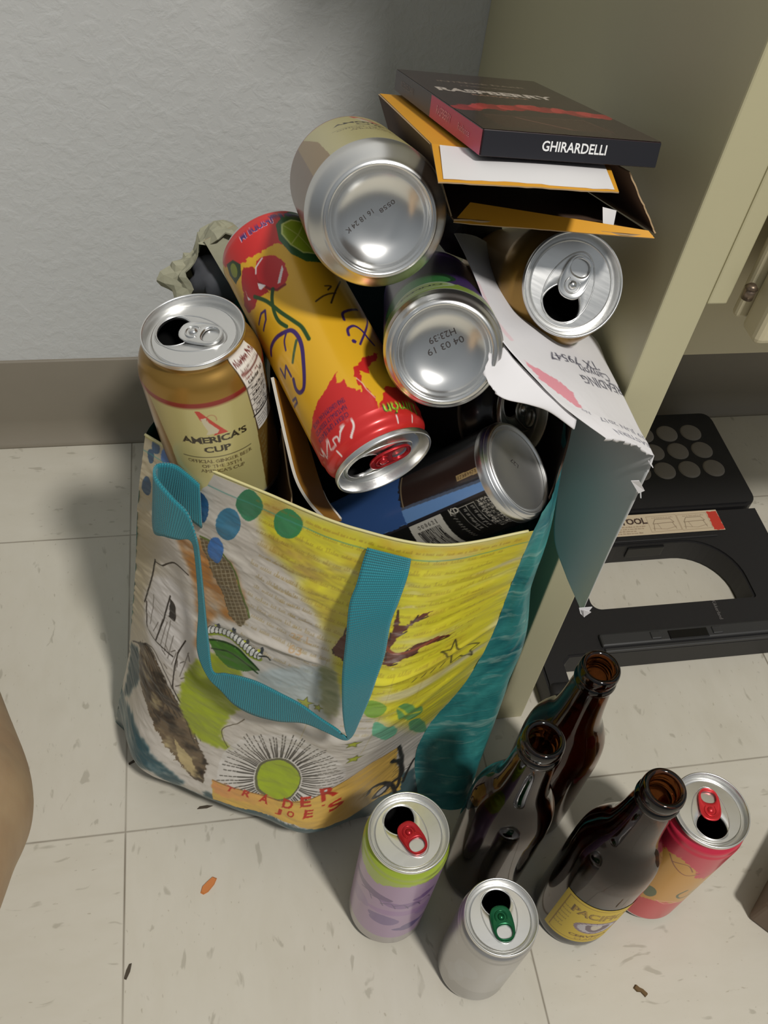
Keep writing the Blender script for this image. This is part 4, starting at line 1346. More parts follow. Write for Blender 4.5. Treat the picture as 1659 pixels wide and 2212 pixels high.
for k, p in enumerate(smooth_prof(ct_, 2)):
    cv.ellipse(p, (2.1, -0.6), (1.0, 4.6), srgb(48, 50, 46)); cv.ellipse(p + (0.2, 0), (1.6, -0.4), (0.8, 4.0), srgb(226, 226, 220))
for k, p in enumerate(ct_[1::2]):
    cv.ellipse(p + (1, 6), (1.7, 0), (0, 3.4), srgb(60, 66, 72), wob=0.3, seed=k); cv.ellipse(p + (-1.5, 4.5), (1.2, 0), (0, 1.2), srgb(200, 206, 60))
cv.stroke([ct_[-1], ct_[-1] + (6, 3), ct_[-1] + (9, 1)], 1.4, srgb(40, 44, 42), smooth=True)
# painted drops
cols = dict(b1=(78, 124, 190), b2=(36, 84, 128), b3=(62, 112, 178), b4=(56, 118, 150), g1=(48, 120, 84), g2=(44, 132, 84), d1=(56, 88, 118), d2=(52, 86, 118), d3=(52, 86, 120),
            k1=(122, 166, 60), k2=(100, 156, 90), k3=(104, 172, 138), k4=(96, 158, 108))
for k, (nm, v) in enumerate(BAG_DOT.items()):
    if nm == 'sun':
        continue
    c = MX(v[:2]); a = MX(v[2:4]); b = MX(v[4:6])
    cv.ellipse(c, a, b, srgb(*cols[nm]), 0.95, 0.10, k)
    cv.ellipse(np.array(c) + 0.3 * np.array(b), 0.6 * np.array(a), 0.5 * np.array(b), srgb(*cols[nm]) * 0.8 + 0.12, 0.5, 0.4, k + 40)
for nm in ('k2',):
    v = BAG_DOT[nm]; c = np.array(MX(v[:2])); a = np.array(MX(v[2:4])); b = np.array(MX(v[4:6]))
    cv.stroke([c - a * 0.9 - b * 0.3, c + a * 0.2, c + a * 0.7 - b * 0.7], 1.3, srgb(200, 200, 60))
    cv.stroke([c - a * 0.6 + b * 0.6, c + a * 0.9 + b * 0.1], 1.1, srgb(200, 200, 60))
# rayed disc
v = BAG_DOT['sun']; c = np.array(MX(v[:2])); a = np.array(MX(v[2:4])); b = np.array(MX(v[4:6]))
cv.ellipse(c, a * 2.9, b * 2.6, srgb(206, 202, 196), 0.75)
for k in range(76):
    th = 2 * PI * k / 76 + rng.uniform(-0.03, 0.03); d = math.cos(th) * a + math.sin(th) * b
    r0, r1 = 1.16, rng.uniform(1.75, 2.0)
    cv.stroke([c + d * r0, c + d * r1], 1.0, srgb(52, 48, 42))
    q = r1 + 0.06
    while q < rng.uniform(2.4, 2.9):
        cv.stroke([c + d * q, c + d * (q + 0.14)], 0.75, srgb(64, 60, 52)); q += 0.22
cv.ellipse(c, a * 1.12, b * 1.12, srgb(70, 70, 40), 0.8, 0.05, 3); cv.ellipse(c, a, b, srgb(154, 172, 42), 1, 0.04, 5)
# bird, star
for nm in ('bird1', 'bird2'):
    cv.poly(A[nm], srgb(94, 48, 36), rough=1.2)
    q = np.array(A[nm])
    for k in range(0, len(q) - 1, 2):
        cv.stroke([q[k], (q[k] + q[k + 1]) / 2 + (1, -1)], 1.2, srgb(52, 28, 22))
cv.stroke([A['bird2'][12], A['bird2'][15], A['bird2'][3]], 2.4, srgb(138, 70, 48), smooth=True)
cv.stroke(A['star'], 0.8, srgb(70, 64, 40))
for k in range(4):
    cv.stroke([(A['star'][9][0] - 18 + 5 * k, A['star'][9][1] - 16), (A['star'][9][0] - 16 + 5 * k, A['star'][9][1] - 13)], 0.7, srgb(80, 72, 46))
for nm, r in (('s1', 6), ('s2', 6), ('s3', 7), ('s4', 4)):
    p = np.array(PT[nm]); th = np.linspace(0, 2 * PI, 10, endpoint=False) + 0.3
    rr = np.where(np.arange(10) % 2 == 0, r, r * 0.42)
    q = np.stack([p[0] + rr * np.cos(th), p[1] + rr * np.sin(th)], 1)
    cv.poly(q, srgb(170, 178, 66)); cv.stroke(np.vstack([q, q[:1]]), 0.5, srgb(90, 92, 50))
# sea and banner at the foot
cv.blend(full, mask([(0, 0), (0, 36), (60, 44), (110, 52), (200, 46), (232, 62), (262, 50), (280, 40), (280, 0)], 6) * 0.95, srgb(62, 84, 88))
cv.blend(full, mask([(118, 0), (118, 64), (200, 60), (236, 52), (262, 48), (280, 40), (280, 0)], 4), srgb(66, 88, 92))
bl_ = [(p[0], p[1] - (9 if 6 < k else 0)) for k, p in enumerate(A['banner'])]
cv.poly(bl_, srgb(206, 168, 84), rough=0.5)
bq = np.array(A['banner'])
cv.blend(full, mask(A['banner'], 3) * np.clip((190 - gx) / 60, 0, 1) * 0.8, srgb(206, 140, 92))
cv.stroke(bq[:7], 0.8, srgb(120, 84, 40), smooth=True)
lr = srgb(176, 52, 36)
up_l = smooth_prof(bq[:7], 8); lo_l = smooth_prof(bq[7:][::-1], 8)
for chr_, u, v, h, wd, an in (('T', .503, .206, 5.6, 6.2, -.20), ('R', .555, .206, 6.6, 6.8, -.12), ('A', .615, .205, 7.4, 7.8, -.05), ('D', .690, .216, 8.6, 8.8, .12), ('E', .738, .234, 10.0, 7.6, .30), ('R', .790, .258, 14.5, 10.5, .42),
                              ('J', .675, .188, 4.6, 5.0, .0), ('O', .710, .194, 5.6, 6.2, .08), ('E', .760, .203, 7.6, 6.4, .16), ("'", .795, .222, 3.0, 2.0, .2), ('S', .828, .212, 11.0, 8.6, .34)):
    cv.text(chr_, u * 280, v * 370, h / 0.7, lr, an, wd, True)
for nm, w in (('horn1', 2.2), ('horn2', 1.8), ('horn3', 2.4), ('horn4', 2.6)):
    cv.stroke(A[nm], w, srgb(44, 42, 40), smooth=True)
    q = smooth_prof(A[nm], 3)
    for p in q[1:-1]:
        cv.stroke([p, p + (rng.uniform(-5, -2), rng.uniform(-2, 2))], 0.6, srgb(60, 58, 54))
h3 = np.mean(A['horn3'], axis=0)
cv.ellipse(h3 + (0, -3), (5.5, 0), (0, 6), srgb(60, 58, 58)); cv.ellipse(h3 + (0, -3), (3.0, 0), (0, 3.4), srgb(178, 176, 172))
# stitched hem under the rim
cv.stroke([(0, 357), (90, 357.5), (180, 357), (280, 357)], 0.8, srgb(70, 150, 140), 0.75)
for k in range(28):
    cv.scribble(95 + 6.5 * k, 100 + 6.5 * k, 361.5, 1.6, srgb(150, 110, 40), 0.5, 0, 300 + k, 0.5)
cv.blend((slice(-4, None), slice(None)), np.full((4, cv.nx), 0.6), srgb(220, 210, 120))

NS, NTT = 600, 780
ss = np.linspace(0, 1, NS); tt = np.linspace(0, 1, NTT)
F = bag_front(ss, tt)
S2, T2 = np.meshgrid(ss * 280, tt * 370)
# creases of the woven sheet: long, nearly level folds and fine crumple
env = np.clip(T2 / 60, 0, 1) * np.clip((372 - T2) / 40, 0.1, 1)
wr = 0.0012 * fbm(S2 / 58 + 0.006 * T2, (T2 - 0.22 * S2) / 15, 21, 3) + 0.0007 * fbm(S2 / 22, (T2 + 0.12 * S2) / 7.5, 31, 3)
ridge = 0.0022 * np.exp(-((T2 - 243 - 0.05 * (S2 - 140) + 3 * np.sin(S2 / 30)) / 3.0) ** 2) * np.clip((S2 - 60) / 60, 0, 1)
pull = 0.0020 * np.exp(-((T2 - 170 - 0.55 * (S2 - 205)) / 7.0) ** 2) * np.clip((S2 - 170) / 40, 0, 1)
F[..., 1] += env * (wr * 1.5 - ridge - pull)
P = rel(bag_xyz(F), bag)
M_bagp = printed('bag_front_print', 0.38, 0.0, (380, 0.10, (1, 1, 1)))
fp = link('front_panel', grid_mesh('front_panel', P, M_bagp, cv.sample(S2, T2)), bag)
fp['label'] = 'printed front with yellow wash, bird, ship and rayed sun'

# ---- gusset on the right, back, left, floor of the bag ----------------------
def teal():
    t = NT('teal_gusset_sheet')
    v = t.obj(scale=(1, 1, 1), rot=(0.5, 0.3, 0))
    n = t.noise(v, 14, 5, 0.6, 1.2)
    n2 = t.noise(t.obj(scale=(8, 8, 30), rot=(0.6, 0.5, 0.2)), 3.2, 4, 0.6, 0.8)
    c = t.mix(t.ramp(n, [(0.32, (0, 0, 0, 1)), (0.66, (1, 1, 1, 1))]), rgb(22, 96, 104), rgb(66, 152, 148))
    c = t.mix(t.ramp(n2, [(0.55, (0, 0, 0, 1)), (0.72, (0.7, 0.7, 0.7, 1))]), c, rgb(150, 190, 180))
    t.set(Base_Color=c, Roughness=0.4)
    t.bump(n2, 0.25, 0.003)
    return t.m


M_teal = teal()
Zq = [0, .02, .07, .14, .19, .27, .35, .378]
Aq = [.2935, .2928, .2908, .2905, .2921, .2824, .2792, .2741]; Wq = [.0516, .0638, .0793, .0865, .0910, .0808, .0723, .0780]
nt_ = 120
tz = np.linspace(0, 1, nt_)
zr = tz * 0.372
front_edge = bag_front(np.array([1.0]), np.clip(tz, 0, 1))[:, 0]
q1 = np.stack([hermite(Zq, np.array(Aq)[:, None], zr)[:, 0], hermite(Zq, np.array(Wq)[:, None], zr)[:, 0], zr], 1)
q2 = np.stack([0.262 + 0 * zr, 0.150 + 0 * zr, zr * 1.02], 1)
q3 = np.stack([0.240 + 0 * zr, 0.200 + 0 * zr, zr * 1.02], 1)
net = np.stack([front_edge, q1, q2, q3], 0)
G = hermite([0, .28, .75, 1], net, np.linspace(0, 1, 90)).transpose(1, 0, 2)
us, vs_ = np.meshgrid(np.linspace(0, 1, 90), tz)
G[..., 1] += 0.0022 * fbm(us * 5 + vs_ * 3, vs_ * 14 - us * 6, 77, 3) * np.clip(us * 12, 0, 1)
G[..., 0] += 0.0018 * fbm(us * 4, vs_ * 9 - us * 8, 87, 3) * np.clip(us * 12, 0, 1)
sp = link('side_panel', grid_mesh('side_panel', rel(bag_xyz(G), bag), M_teal), bag)
sp['label'] = 'teal watercolour gusset on the right'
zb = np.linspace(0, 1, 40)
le = bag_front(np.array([0.0]), zb)[:, 0]
l2 = np.stack([0.014 + le[:, 0] * 0.7, 0.06 + 0 * zb, zb * 0.37], 1); l3 = np.stack([0.040 + 0 * zb, 0.205 + 0 * zb, zb * 0.372], 1)
l1 = le + np.array([-0.002, 0.012, 0.0])
G = hermite([0, .1, .35, 1], np.stack([le, l1, l2, l3], 0), np.linspace(0, 1, 40)).transpose(1, 0, 2)
G[..., 0] += 0.004 * fbm(*np.meshgrid(np.linspace(0, 6, 40), np.linspace(0, 7, 40)), 55) * np.clip(np.linspace(0, 1, 40) * 8, 0, 1)
sp2 = link('side_panel', grid_mesh('side_panel', rel(bag_xyz(G), bag), M_teal, flip=True), bag)
G = np.stack([l3 + (np.stack([0.240 + 0 * zb, 0.200 + 0 * zb, zb * 0.3794], 1) - l3) * u for u in np.linspace(0, 1, 30)], 1)
G[..., 1] += 0.006 * np.sin(np.linspace(0, PI, 30))
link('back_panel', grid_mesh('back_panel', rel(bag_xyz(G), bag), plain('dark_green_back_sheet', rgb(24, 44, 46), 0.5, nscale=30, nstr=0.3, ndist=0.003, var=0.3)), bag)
base_loop = np.concatenate([bag_front(np.linspace(0, 1, 24), np.array([0.0]))[0], [[0.262, 0.15, 0], [0.24, 0.2, 0], [0.04, 0.205, 0], [0.002, 0.06, 0]]])
bl = bag_xyz(base_loop); bl[:, 2] = 0.0012
cen = bl.mean(0)
link('base_panel', new_mesh('base_panel', rel(np.vstack([bl, cen]), bag), [(i, (i + 1) % len(bl), len(bl)) for i in range(len(bl))], [M_teal]), bag)
# bound rim along the top of the front
rim = F[-1, ::8].copy(); rim[:, 2] += 0.0006
mb = MB(); mb.tube(rel(bag_xyz(rim), bag), 0.0008, 8)
link('hem', mb.mesh('hem', plain('bound_edge', rgb(214, 206, 150), 0.5)), bag)

# ---- webbing handle -----------------------------------------------------------
def webbing():
    t = NT('teal_webbing')
    uv = t.n('UVMap')
    sep = t.n('SeparateXYZ'); t.l(uv.outputs[0], sep.inputs[0])
    a = t.math('SINE', t.math('MULTIPLY', sep.outputs['X'], 150.0)); b = t.math('SINE', t.math('MULTIPLY', sep.outputs['Y'], 4200.0))
    h = t.math('ADD', t.math('MULTIPLY', a, 0.4), b)
    t.set(Base_Color=t.mix(t.math('ADD', t.math('MULTIPLY', h, 0.22), 0.5, True), rgb(12, 106, 122), rgb(24, 142, 154)), Roughness=0.6, Sheen_Weight=0.2)
    t.bump(h, 0.5, 0.0005)
    return t.m


M_web = webbing()
HL_ = np.array([h[0] for h in HANDLE]); HR_ = np.array([h[1] for h in HANDLE])
kk = np.arange(len(HANDLE)); xs = np.linspace(0, len(HANDLE) - 1, 340)
L_ = hermite(kk, HL_, xs); R_ = hermite(kk, HR_, xs)
nu = 13
P = np.stack([L_ + (R_ - L_) * u for u in np.linspace(0, 1, nu)], 1)
me = grid_mesh('handle', rel(P, bag), M_web)
ln = np.concatenate([[0], np.cumsum(np.linalg.norm(np.diff((L_ + R_) / 2, axis=0), axis=1))])
uvl = me.uv_layers.new(name='UVMap')
vi = np.empty(len(me.loops), np.int32); me.loops.foreach_get('vertex_index', vi)
uvl.data.foreach_set('uv', np.stack([(vi % nu) / (nu - 1), ln[vi // nu]], 1).astype(np.float32).ravel())
ho = link('handle', me, bag)
sm = ho.modifiers.new('thickness', 'SOLIDIFY'); sm.thickness = 0.0016; sm.offset = 0
ho['label'] = 'teal webbing strap handle'

# ================================================================== CARTONS AND PAPER ON TOP
CHO = np.array((0.2053, 0.0555, 0.5489))
CHF = np.array(((0.9978, -0.0281, 0.0595), (0.0096, 0.9565, 0.2915), (-0.0651, -0.2903, 0.9547)))
cm = np.eye(4); cm[:3, :3] = CHF; cm[:3, 3] = CHO
CM = Matrix(cm.tolist())
W_, L_c, H_ = 0.083, 0.165, 0.011
ch = thing('chocolate_box', 'flat dark chocolate bar box with a pink side stripe lying on top of the pile', 'box', mat=CM)
M_choc = plain('dark_brown_gloss_card', rgb(44, 26, 28), 0.22, var=0.15)
cv = Canvas(0, 83, 0, 165, 0.3, srgb(46, 28, 30))
gx, gy = np.meshgrid(cv.X, cv.Y)
nn = fbm(gx / 14, gy / 9, 3)
cv.blend((slice(None), slice(None)), np.clip(nn, 0, 1) * 0.6, srgb(70, 40, 40))
# glossy red raspberry swash across the middle, chocolate square under it
for k in range(16):
    t_ = k / 15
    x = 6 + 72 * t_; y = 50 + 16 * math.sin(t_ * 2.6) - 4 * t_ + rng.uniform(-3, 3)
    cv.ellipse((x, y), (5.5, 0.5), (-0.6, 7.0), srgb(*[(176, 30, 40), (150, 24, 34), (206, 60, 62)][k % 3]), 0.9, 0.35, k)
cv.poly([(12, 8), (66, 14), (62, 40), (10, 36)], srgb(60, 34, 32), rough=0.6)
cv.stroke([(12, 36), (62, 40), (66, 14)], 1.0, srgb(92, 56, 50)); cv.stroke([(26, 34), (46, 12)], 1.4, srgb(120, 76, 66)); cv.stroke([(44, 12), (58, 14)], 0.8, srgb(86, 50, 46))
cv.text('RASPBERRY', 38, 102, 14, srgb(222, 208, 196), -0.05, 62, True)
cv.text('RADIANCE', 38, 92, 5.0, srgb(170, 130, 110), -0.05, 30)
cv.text('INTENSE DARK', 40, 132, 6.0, srgb(140, 120, 104), -0.03, 50)
cv.text('chocolate', 40, 121, 4.6, srgb(130, 108, 96), -0.03, 30)
P = np.stack([gx / 1000, gy / 1000, H_ + 0.00012 + 0 * gx], -1)
bm = bmesh.new(); add_box(bm, (0, 0, 0), (W_, L_c, H_), 0.0006, 2)
bx = link('carton', bm_mesh('carton', bm, M_choc), ch)
tp = link('printed_top', grid_mesh('printed_top', P[::2, ::2], printed('chocolate_box_print', 0.2, 0.4), cv.sample(gx, gy)[::2, ::2]), ch)
M_blackcard = plain('black_card', rgb(30, 30, 36), 0.4)
M_pink = plain('pink_card', rgb(190, 44, 92), 0.4)
M_greycard = plain('charcoal_card', rgb(66, 60, 60), 0.45)
M_white = plain('white_print', rgb(232, 232, 232), 0.5)
M_pinkl = plain('pale_pink_print', rgb(226, 140, 160), 0.5)
mb = MB()
e = 0.00015
mb.add([(0.0006, -e, 0.0004), (W_ - 0.0004, -e, 0.0004), (W_ - 0.0004, -e, H_ - 0.0004), (0.0006, -e, H_ - 0.0004)], [(0, 1, 2, 3)], 0)
letter_geo(mb, 'GHIRARDELLI', lambda x, y: (0.0425 + x, -2 * e, H_ * 0.53 + y), 0.0058, 0.0300, 1, True)
link('front_face', mb.mesh('front_face', [M_blackcard, M_white], False), ch)['label'] = 'black front edge with white lettering'
mb = MB()
mb.add([(-e, 0.0, 0.0004), (-e, 0.085, 0.0004), (-e, 0.085, H_ - 0.0004), (-e, 0.0, H_ - 0.0004)], [(0, 3, 2, 1)], 0)
mb.add([(-e, 0.085, 0.0004), (-e, L_c - 0.0006, 0.0004), (-e, L_c - 0.0006, H_ - 0.0004), (-e, 0.085, H_ - 0.0004)], [(0, 3, 2, 1)], 2)
letter_geo(mb, 'RASPBERRY', lambda x, y: (-2 * e, 0.060 - x, H_ * 0.52 + y), 0.0056, 0.0260, 1, True)
letter_geo(mb, 'Radiance', lambda x, y: (-2 * e, 0.026 - x, H_ * 0.5 + y), 0.0044, 0.0180, 1)
letter_geo(mb, 'INTENSE DARK', lambda x, y: (-2 * e, 0.135 - x, H_ * 0.52 + y), 0.0044, 0.030, 3)
link('side_face', mb.mesh('side_face', [M_pink, M_pinkl, M_greycard, plain('grey_print', rgb(130, 122, 118), 0.5)], False), ch)['label'] = 'pink and charcoal side edge'

# ---- torn orange carton under it -------------------------------------------
to = thing('torn_carton', 'torn open orange carton with white front flap under the chocolate box', 'box', mat=CM)
M_orange = plain('orange_carton_print', rgb(224, 160, 44), 0.42, var=0.12)
M_kraft = plain('brown_carton_inside', rgb(84, 62, 46), 0.8, nscale=250, nstr=0.2, var=0.3)
M_whitec = plain('white_carton_print', rgb(226, 224, 224), 0.45, nscale=60, nstr=0.08)
M_greyc = plain('slate_carton_print', rgb(74, 74, 80), 0.45, var=0.1)


def sheet(parent, name, quad, thick, mats, nu=24, nv=24, bow=(0, 0, 0), tear=0.0, seed=0, label=None, tear_edges='s'):
    """a card panel: bilinear patch of 4 corners, bowed, torn edges, real thickness; mats = (outside, inside)"""
    q = np.asarray(quad, float)
    u, v = np.meshgrid(np.linspace(0, 1, nu), np.linspace(0, 1, nv))
    if tear:
        r = vnoise(u * 9 + seed, u * 0 + seed, seed) + 0.6 * vnoise(u * 25 + seed, u * 0, seed + 1)
        if 's' in tear_edges:
            v = v + (1 - v) ** 6 * r * tear
        r = vnoise(v * 9 + seed, v * 0 + seed, seed + 5) + 0.6 * vnoise(v * 25 + seed, v * 0, seed + 6)
        if 'e' in tear_edges:
            u = u + u ** 6 * r * tear
    P = (q[0] * ((1 - u) * (1 - v))[..., None] + q[1] * (u * (1 - v))[..., None] + q[2] * (u * v)[..., None] + q[3] * ((1 - u) * v)[..., None])
    P = P + np.array(bow) * (4 * u * (1 - u) * np.sin(PI * np.clip(v, 0, 1)))[..., None]
    du = np.gradient(P, axis=1); dv = np.gradient(P, axis=0)
    n = np.cross(du, dv); n /= np.linalg.norm(n, axis=-1)[..., None] + 1e-12
    mb = MB()
    mb.grid(P + n * thick / 2, 0); mb.grid((P - n * thick / 2)[:, ::-1], 1)
    A_, B_ = P + n * thick / 2, P - n * thick / 2
    for a, b in ((A_[0], B_[0]), (A_[-1], B_[-1]), (A_[:, 0], B_[:, 0]), (A_[:, -1], B_[:, -1])):
        mb.grid(np.stack([a, b]), 2)
    o = link(name, mb.mesh(name, [mats[0], mats[1], M_cardedge], True), parent)
    if label:
        o['label'] = label
    return o


M_cardedge = plain('raw_card_edge', rgb(168, 142, 108), 0.85)
sheet(to, 'top_panel', [(-.0135, .028, -.0018), (.066, .012, -.0018), (.070, .160, -.0022), (-.009, .162, -.0022)], 0.0006, (M_orange, M_kraft))
fl = sheet(to, 'front_flap', [(-.0225, -.020, -.0072), (.0575, -.0205, -.0068), (.066, .012, -.0018), (-.0135, .028, -.0018)], 0.0006, (M_orange, M_kraft), bow=(0, 0, 0.0012), tear=0.012, seed=3)
wh = sheet(to, 'white_patch', [(-.0195, -.0165, -.0062), (.0560, -.0190, -.0061), (.0625, .010, -.0012), (-.0110, .0235, -.0011)], 0.0002, (M_whitec, M_whitec), bow=(0, 0, 0.0012), tear=0.02, seed=4, label='white patch with an orange border on the flap')
sheet(to, 'bottom_panel', [(.000, .024, -.0330), (.094, .006, -.0315), (.096, .150, -.033), (.004, .160, -.033)], 0.0008, (M_kraft, M_greyc), tear=0.012, seed=8)
sheet(to, 'bottom_lip', [(.000, .0225, -.0345), (.094, .0045, -.0322), (.0915, .0075, -.0296), (.0095, .0300, -.0268)], 0.0007, (M_orange, M_kraft), tear=0.02, seed=9)
sheet(to, 'side_wall', [(-.0135, .030, -.0020), (.000, .026, -.0325), (.003, .158, -.0325), (-.010, .160, -.0020)], 0.0007, (M_greyc, M_kraft))
sheet(to, 'side_wall', [(.0740, .0060, -.0035), (.0955, .0075, -.0305), (.097, .120, -.0325), (.072, .120, -.0025)], 0.0007, (M_kraft, M_kraft), tear=0.008, seed=11)
sheet(to, 'tape_scrap', [(.0715, .0150, -.0300), (.0775, .0160, -.0300), (.0780, .0175, -.0235), (.0700, .0165, -.0220)], 0.0003, (M_whitec, M_whitec), 8, 8, tear=0.1, seed=2, label='small torn scrap of white tape')
link_back = sheet(to, 'back_panel', [(-.009, .1600, -.002), (.072, .1580, -.002), (.096, .1500, -.0325), (.004, .1590, -.0325)], 0.0007, (M_greyc, M_kraft))

# ---- opened envelope hanging over the cabinet panel ---------------------------
ENV_L= [[0.2239, 0.1283, 0.4627], [0.2232, 0.1028, 0.4678], [0.2228, 0.0698, 0.4709], [0.2224, 0.0468, 0.4716], [0.2241, 0.0332, 0.4701], [0.2299, 0.0258, 0.4653], [0.2421, 0.0158, 0.4561], [0.2532, 0.0098, 0.4471], [0.2654, 0.0065, 0.4381], [0.2847, 0.0065, 0.4228]]
ENV_R= [[0.2627, 0.1591, 0.4313], [0.2759, 0.1504, 0.4207], [0.2911, 0.1454, 0.407], [0.3052, 0.1347, 0.3989], [0.3174, 0.1107, 0.4018], [0.3172, 0.0845, 0.4025], [0.3177, 0.058, 0.4032], [0.3195, 0.034, 0.401], [0.3217, 0.0232, 0.3992], [0.3245, 0.0176, 0.3953]]
HANG_L= [[0.3, 0.0801, 0.3691], [0.302, 0.0788, 0.3556], [0.305, 0.076, 0.3291], [0.308, 0.0705, 0.2988], [0.311, 0.06, 0.2698], [0.314, 0.0364, 0.2618], [0.316, 0.0143, 0.2608], [0.3165, 0.0072, 0.2604]]
HANG_R= [[0.3245, 0.0176, 0.3953], [0.3235, 0.0151, 0.3891], [0.322, 0.0132, 0.376], [0.3205, 0.0112, 0.3562], [0.319, 0.01, 0.3321], [0.3178, 0.0083, 0.2996], [0.3172, 0.007, 0.2713], [0.317, 0.0061, 0.262]]
SHADE_A= [[0.2141, 0.1872, 0.4496], [0.2191, 0.1812, 0.4394], [0.2261, 0.1764, 0.4304], [0.2343, 0.1718, 0.4219]]
SHADE_B= [[0.2673, 0.1857, 0.4412], [0.2709, 0.1797, 0.4305], [0.2732, 0.1737, 0.4195], [0.2726, 0.168, 0.4081]]
CURL_L= [[0.2239, 0.0333, 0.4701], [0.2185, 0.0248, 0.4671], [0.2154, 0.0182, 0.4609], [0.2186, 0.0136, 0.4553], [0.2237, 0.0107, 0.4515], [0.2357, 0.0118, 0.4486], [0.2491, 0.0135, 0.4439], [0.2651, 0.0102, 0.4345]]
CURL_R= [[0.2255, 0.0336, 0.4681], [0.2285, 0.0288, 0.4648], [0.2318, 0.0256, 0.4617], [0.2363, 0.0222, 0.4586], [0.2407, 0.0188, 0.4555], [0.2466, 0.015, 0.4512], [0.254, 0.0112, 0.4458], [0.2651, 0.008, 0.4366]]
BRD_A= [[0.1202, 0.0729, 0.4125], [0.1228, 0.0616, 0.4012], [0.1262, 0.0478, 0.3867], [0.1304, 0.0361, 0.3715], [0.1376, 0.0318, 0.3565], [0.1475, 0.0288, 0.3431]]
BRD_B= [[0.1346, 0.0804, 0.3826], [0.1376, 0.0698, 0.3746], [0.1414, 0.0595, 0.3644], [0.1451, 0.0508, 0.3541], [0.1493, 0.0442, 0.3431], [0.1572, 0.0379, 0.3332]]
TORN_A= [[0.1256, 0.0728, 0.3742], [0.1268, 0.0605, 0.3644], [0.128, 0.0491, 0.3553], [0.1291, 0.0429, 0.3504], [0.1285, 0.0402, 0.3415]]
TORN_B= [[0.1297, 0.1011, 0.3459], [0.1261, 0.0956, 0.3273], [0.1252, 0.0836, 0.3172], [0.1252, 0.0769, 0.3117], [0.1253, 0.0713, 0.3072]]
SHT_A= [[0.2925, 0.0601, 0.3898], [0.2858, 0.0432, 0.3809], [0.2784, 0.0287, 0.3738], [0.2703, 0.0156, 0.3677]]
SHT_B= [[0.2936, 0.121, 0.348], [0.2889, 0.0984, 0.3283], [0.2847, 0.0827, 0.3145], [0.2806, 0.0694, 0.3025]]

M_paper = plain('white_envelope_paper', rgb(222, 220, 222), 0.6, nscale=140, nstr=0.12, ndist=0.0006)
M_paperin = plain('grey_envelope_lining', rgb(206, 206, 206), 0.65, nscale=140, nstr=0.12, ndist=0.0006)
en = thing('envelope', 'torn open white envelope with handwriting hanging against the cabinet panel', 'envelope', (0.29, 0.03, 0.40))


def ruled(a, b, nu, nv, bow=(0, 0, 0)):
    a = np.asarray(a); b = np.asarray(b)
    x = np.linspace(0, 1, nv)
    a = hermite(np.linspace(0, 1, len(a)), a, x); b = hermite(np.linspace(0, 1, len(b)), b, x)
    u = np.linspace(0, 1, nu)
    return a[:, None] + (b - a)[:, None] * u[None, :, None] + np.array(bow) * (4 * u * (1 - u))[None, :, None]


# written face
NV, NU = 260, 130
P = ruled(ENV_L, ENV_R, NU, NV, (-0.001, 0.001, 0.003))
U, V = np.meshgrid(np.linspace(0, 1, NU), np.linspace(0, 1, NV))
P[..., 2] += 0.0005 * fbm(U * 4, V * 6, 4)
P[-1, :, 0] += 0.0015 * vnoise(U[-1] * 22, U[-1] * 0, 3); P[-1, :, 2] -= 0.002 * np.abs(vnoise(U[-1] * 17, U[-1] * 0, 5))
cv = Canvas(0, 90, 0, 190, 0.45, srgb(224, 222, 224))
pen = srgb(70, 70, 84)
def env_text(s, u, v, size, ang, wd, col=pen):
    cv.text(s, u * 90, v * 190, size, col, ang, wd)
cv.poly([(4, 112), (12.6, 121), (18.1, 126), (25.1, 135), (21, 153), (15, 150), (9, 138), (3, 126)], srgb(222, 140, 152), 0.9, rough=1.5)
cv.stroke([(1, 40), (4, 70), (7, 92)], 3.0, srgb(228, 190, 196), 0.6)
for txt, u0, u1, v0, v1, size in (('79547', 30, 56.5, 107.8, 109.3, 8), ('TX', 61.4, 75.3, 110, 109.3, 8), ('Canyon', 53, 82.3, 115.2, 116.6, 8), ('READING', 47.4, 90, 123.2, 123.2, 8.5), ('29 JUN 2017', 31.4, 90, 163, 160, 8), ('EASTERN', 36.3, 90, 177.5, 172, 9)):
    cv.text(txt, (u0 + u1) / 2, (v0 + v1) / 2, size, pen if v0 < 150 else srgb(120, 120, 132), math.atan2(v1 - v0, u1 - u0), u1 - u0, flip=True)
cv.text('No', 22, 156, 6, srgb(120, 120, 132), 0.4, 7, flip=True)
col = cv.sample(U * 90, V * 190)
wf = link('written_face', grid_mesh('written_face', rel(P, en), printed('envelope_print', 0.6), col), en)
wf['label'] = 'white face with handwriting and a pink stamp'
sd = wf.modifiers.new('thickness', 'SOLIDIFY'); sd.thickness = 0.0003
# hanging sheet
P = ruled(HANG_L, HANG_R, 40, 90, (0.0, 0.003, 0.001))
o = link('hanging_sheet', grid_mesh('hanging_sheet', rel(P, en), M_paperin), en)
o.modifiers.new('thickness', 'SOLIDIFY').thickness = 0.0003
# curled flap at the left
P = ruled(CURL_L, CURL_R, 24, 60, (-0.001, -0.004, -0.003))
U, V = np.meshgrid(np.linspace(0, 1, 24), np.linspace(0, 1, 60))
P[:, 0] += 0.0008 * np.stack([vnoise(V[:, 0] * 30, V[:, 0] * 0, k) for k in (1, 2, 3)], 1)
o = link('curled_flap', grid_mesh('curled_flap', rel(P, en), M_paper), en)
o.modifiers.new('thickness', 'SOLIDIFY').thickness = 0.0003
# torn scraps along the mouth, each a piece of its own
def scrap(quad):
    mb = MB(); mb.add(rel(np.array(quad), en), [tuple(range(len(quad)))])
    o = link('torn_scrap', mb.mesh('torn_scrap', [M_paper], False), en)
    o.modifiers.new('thickness', 'SOLIDIFY').thickness = 0.0004


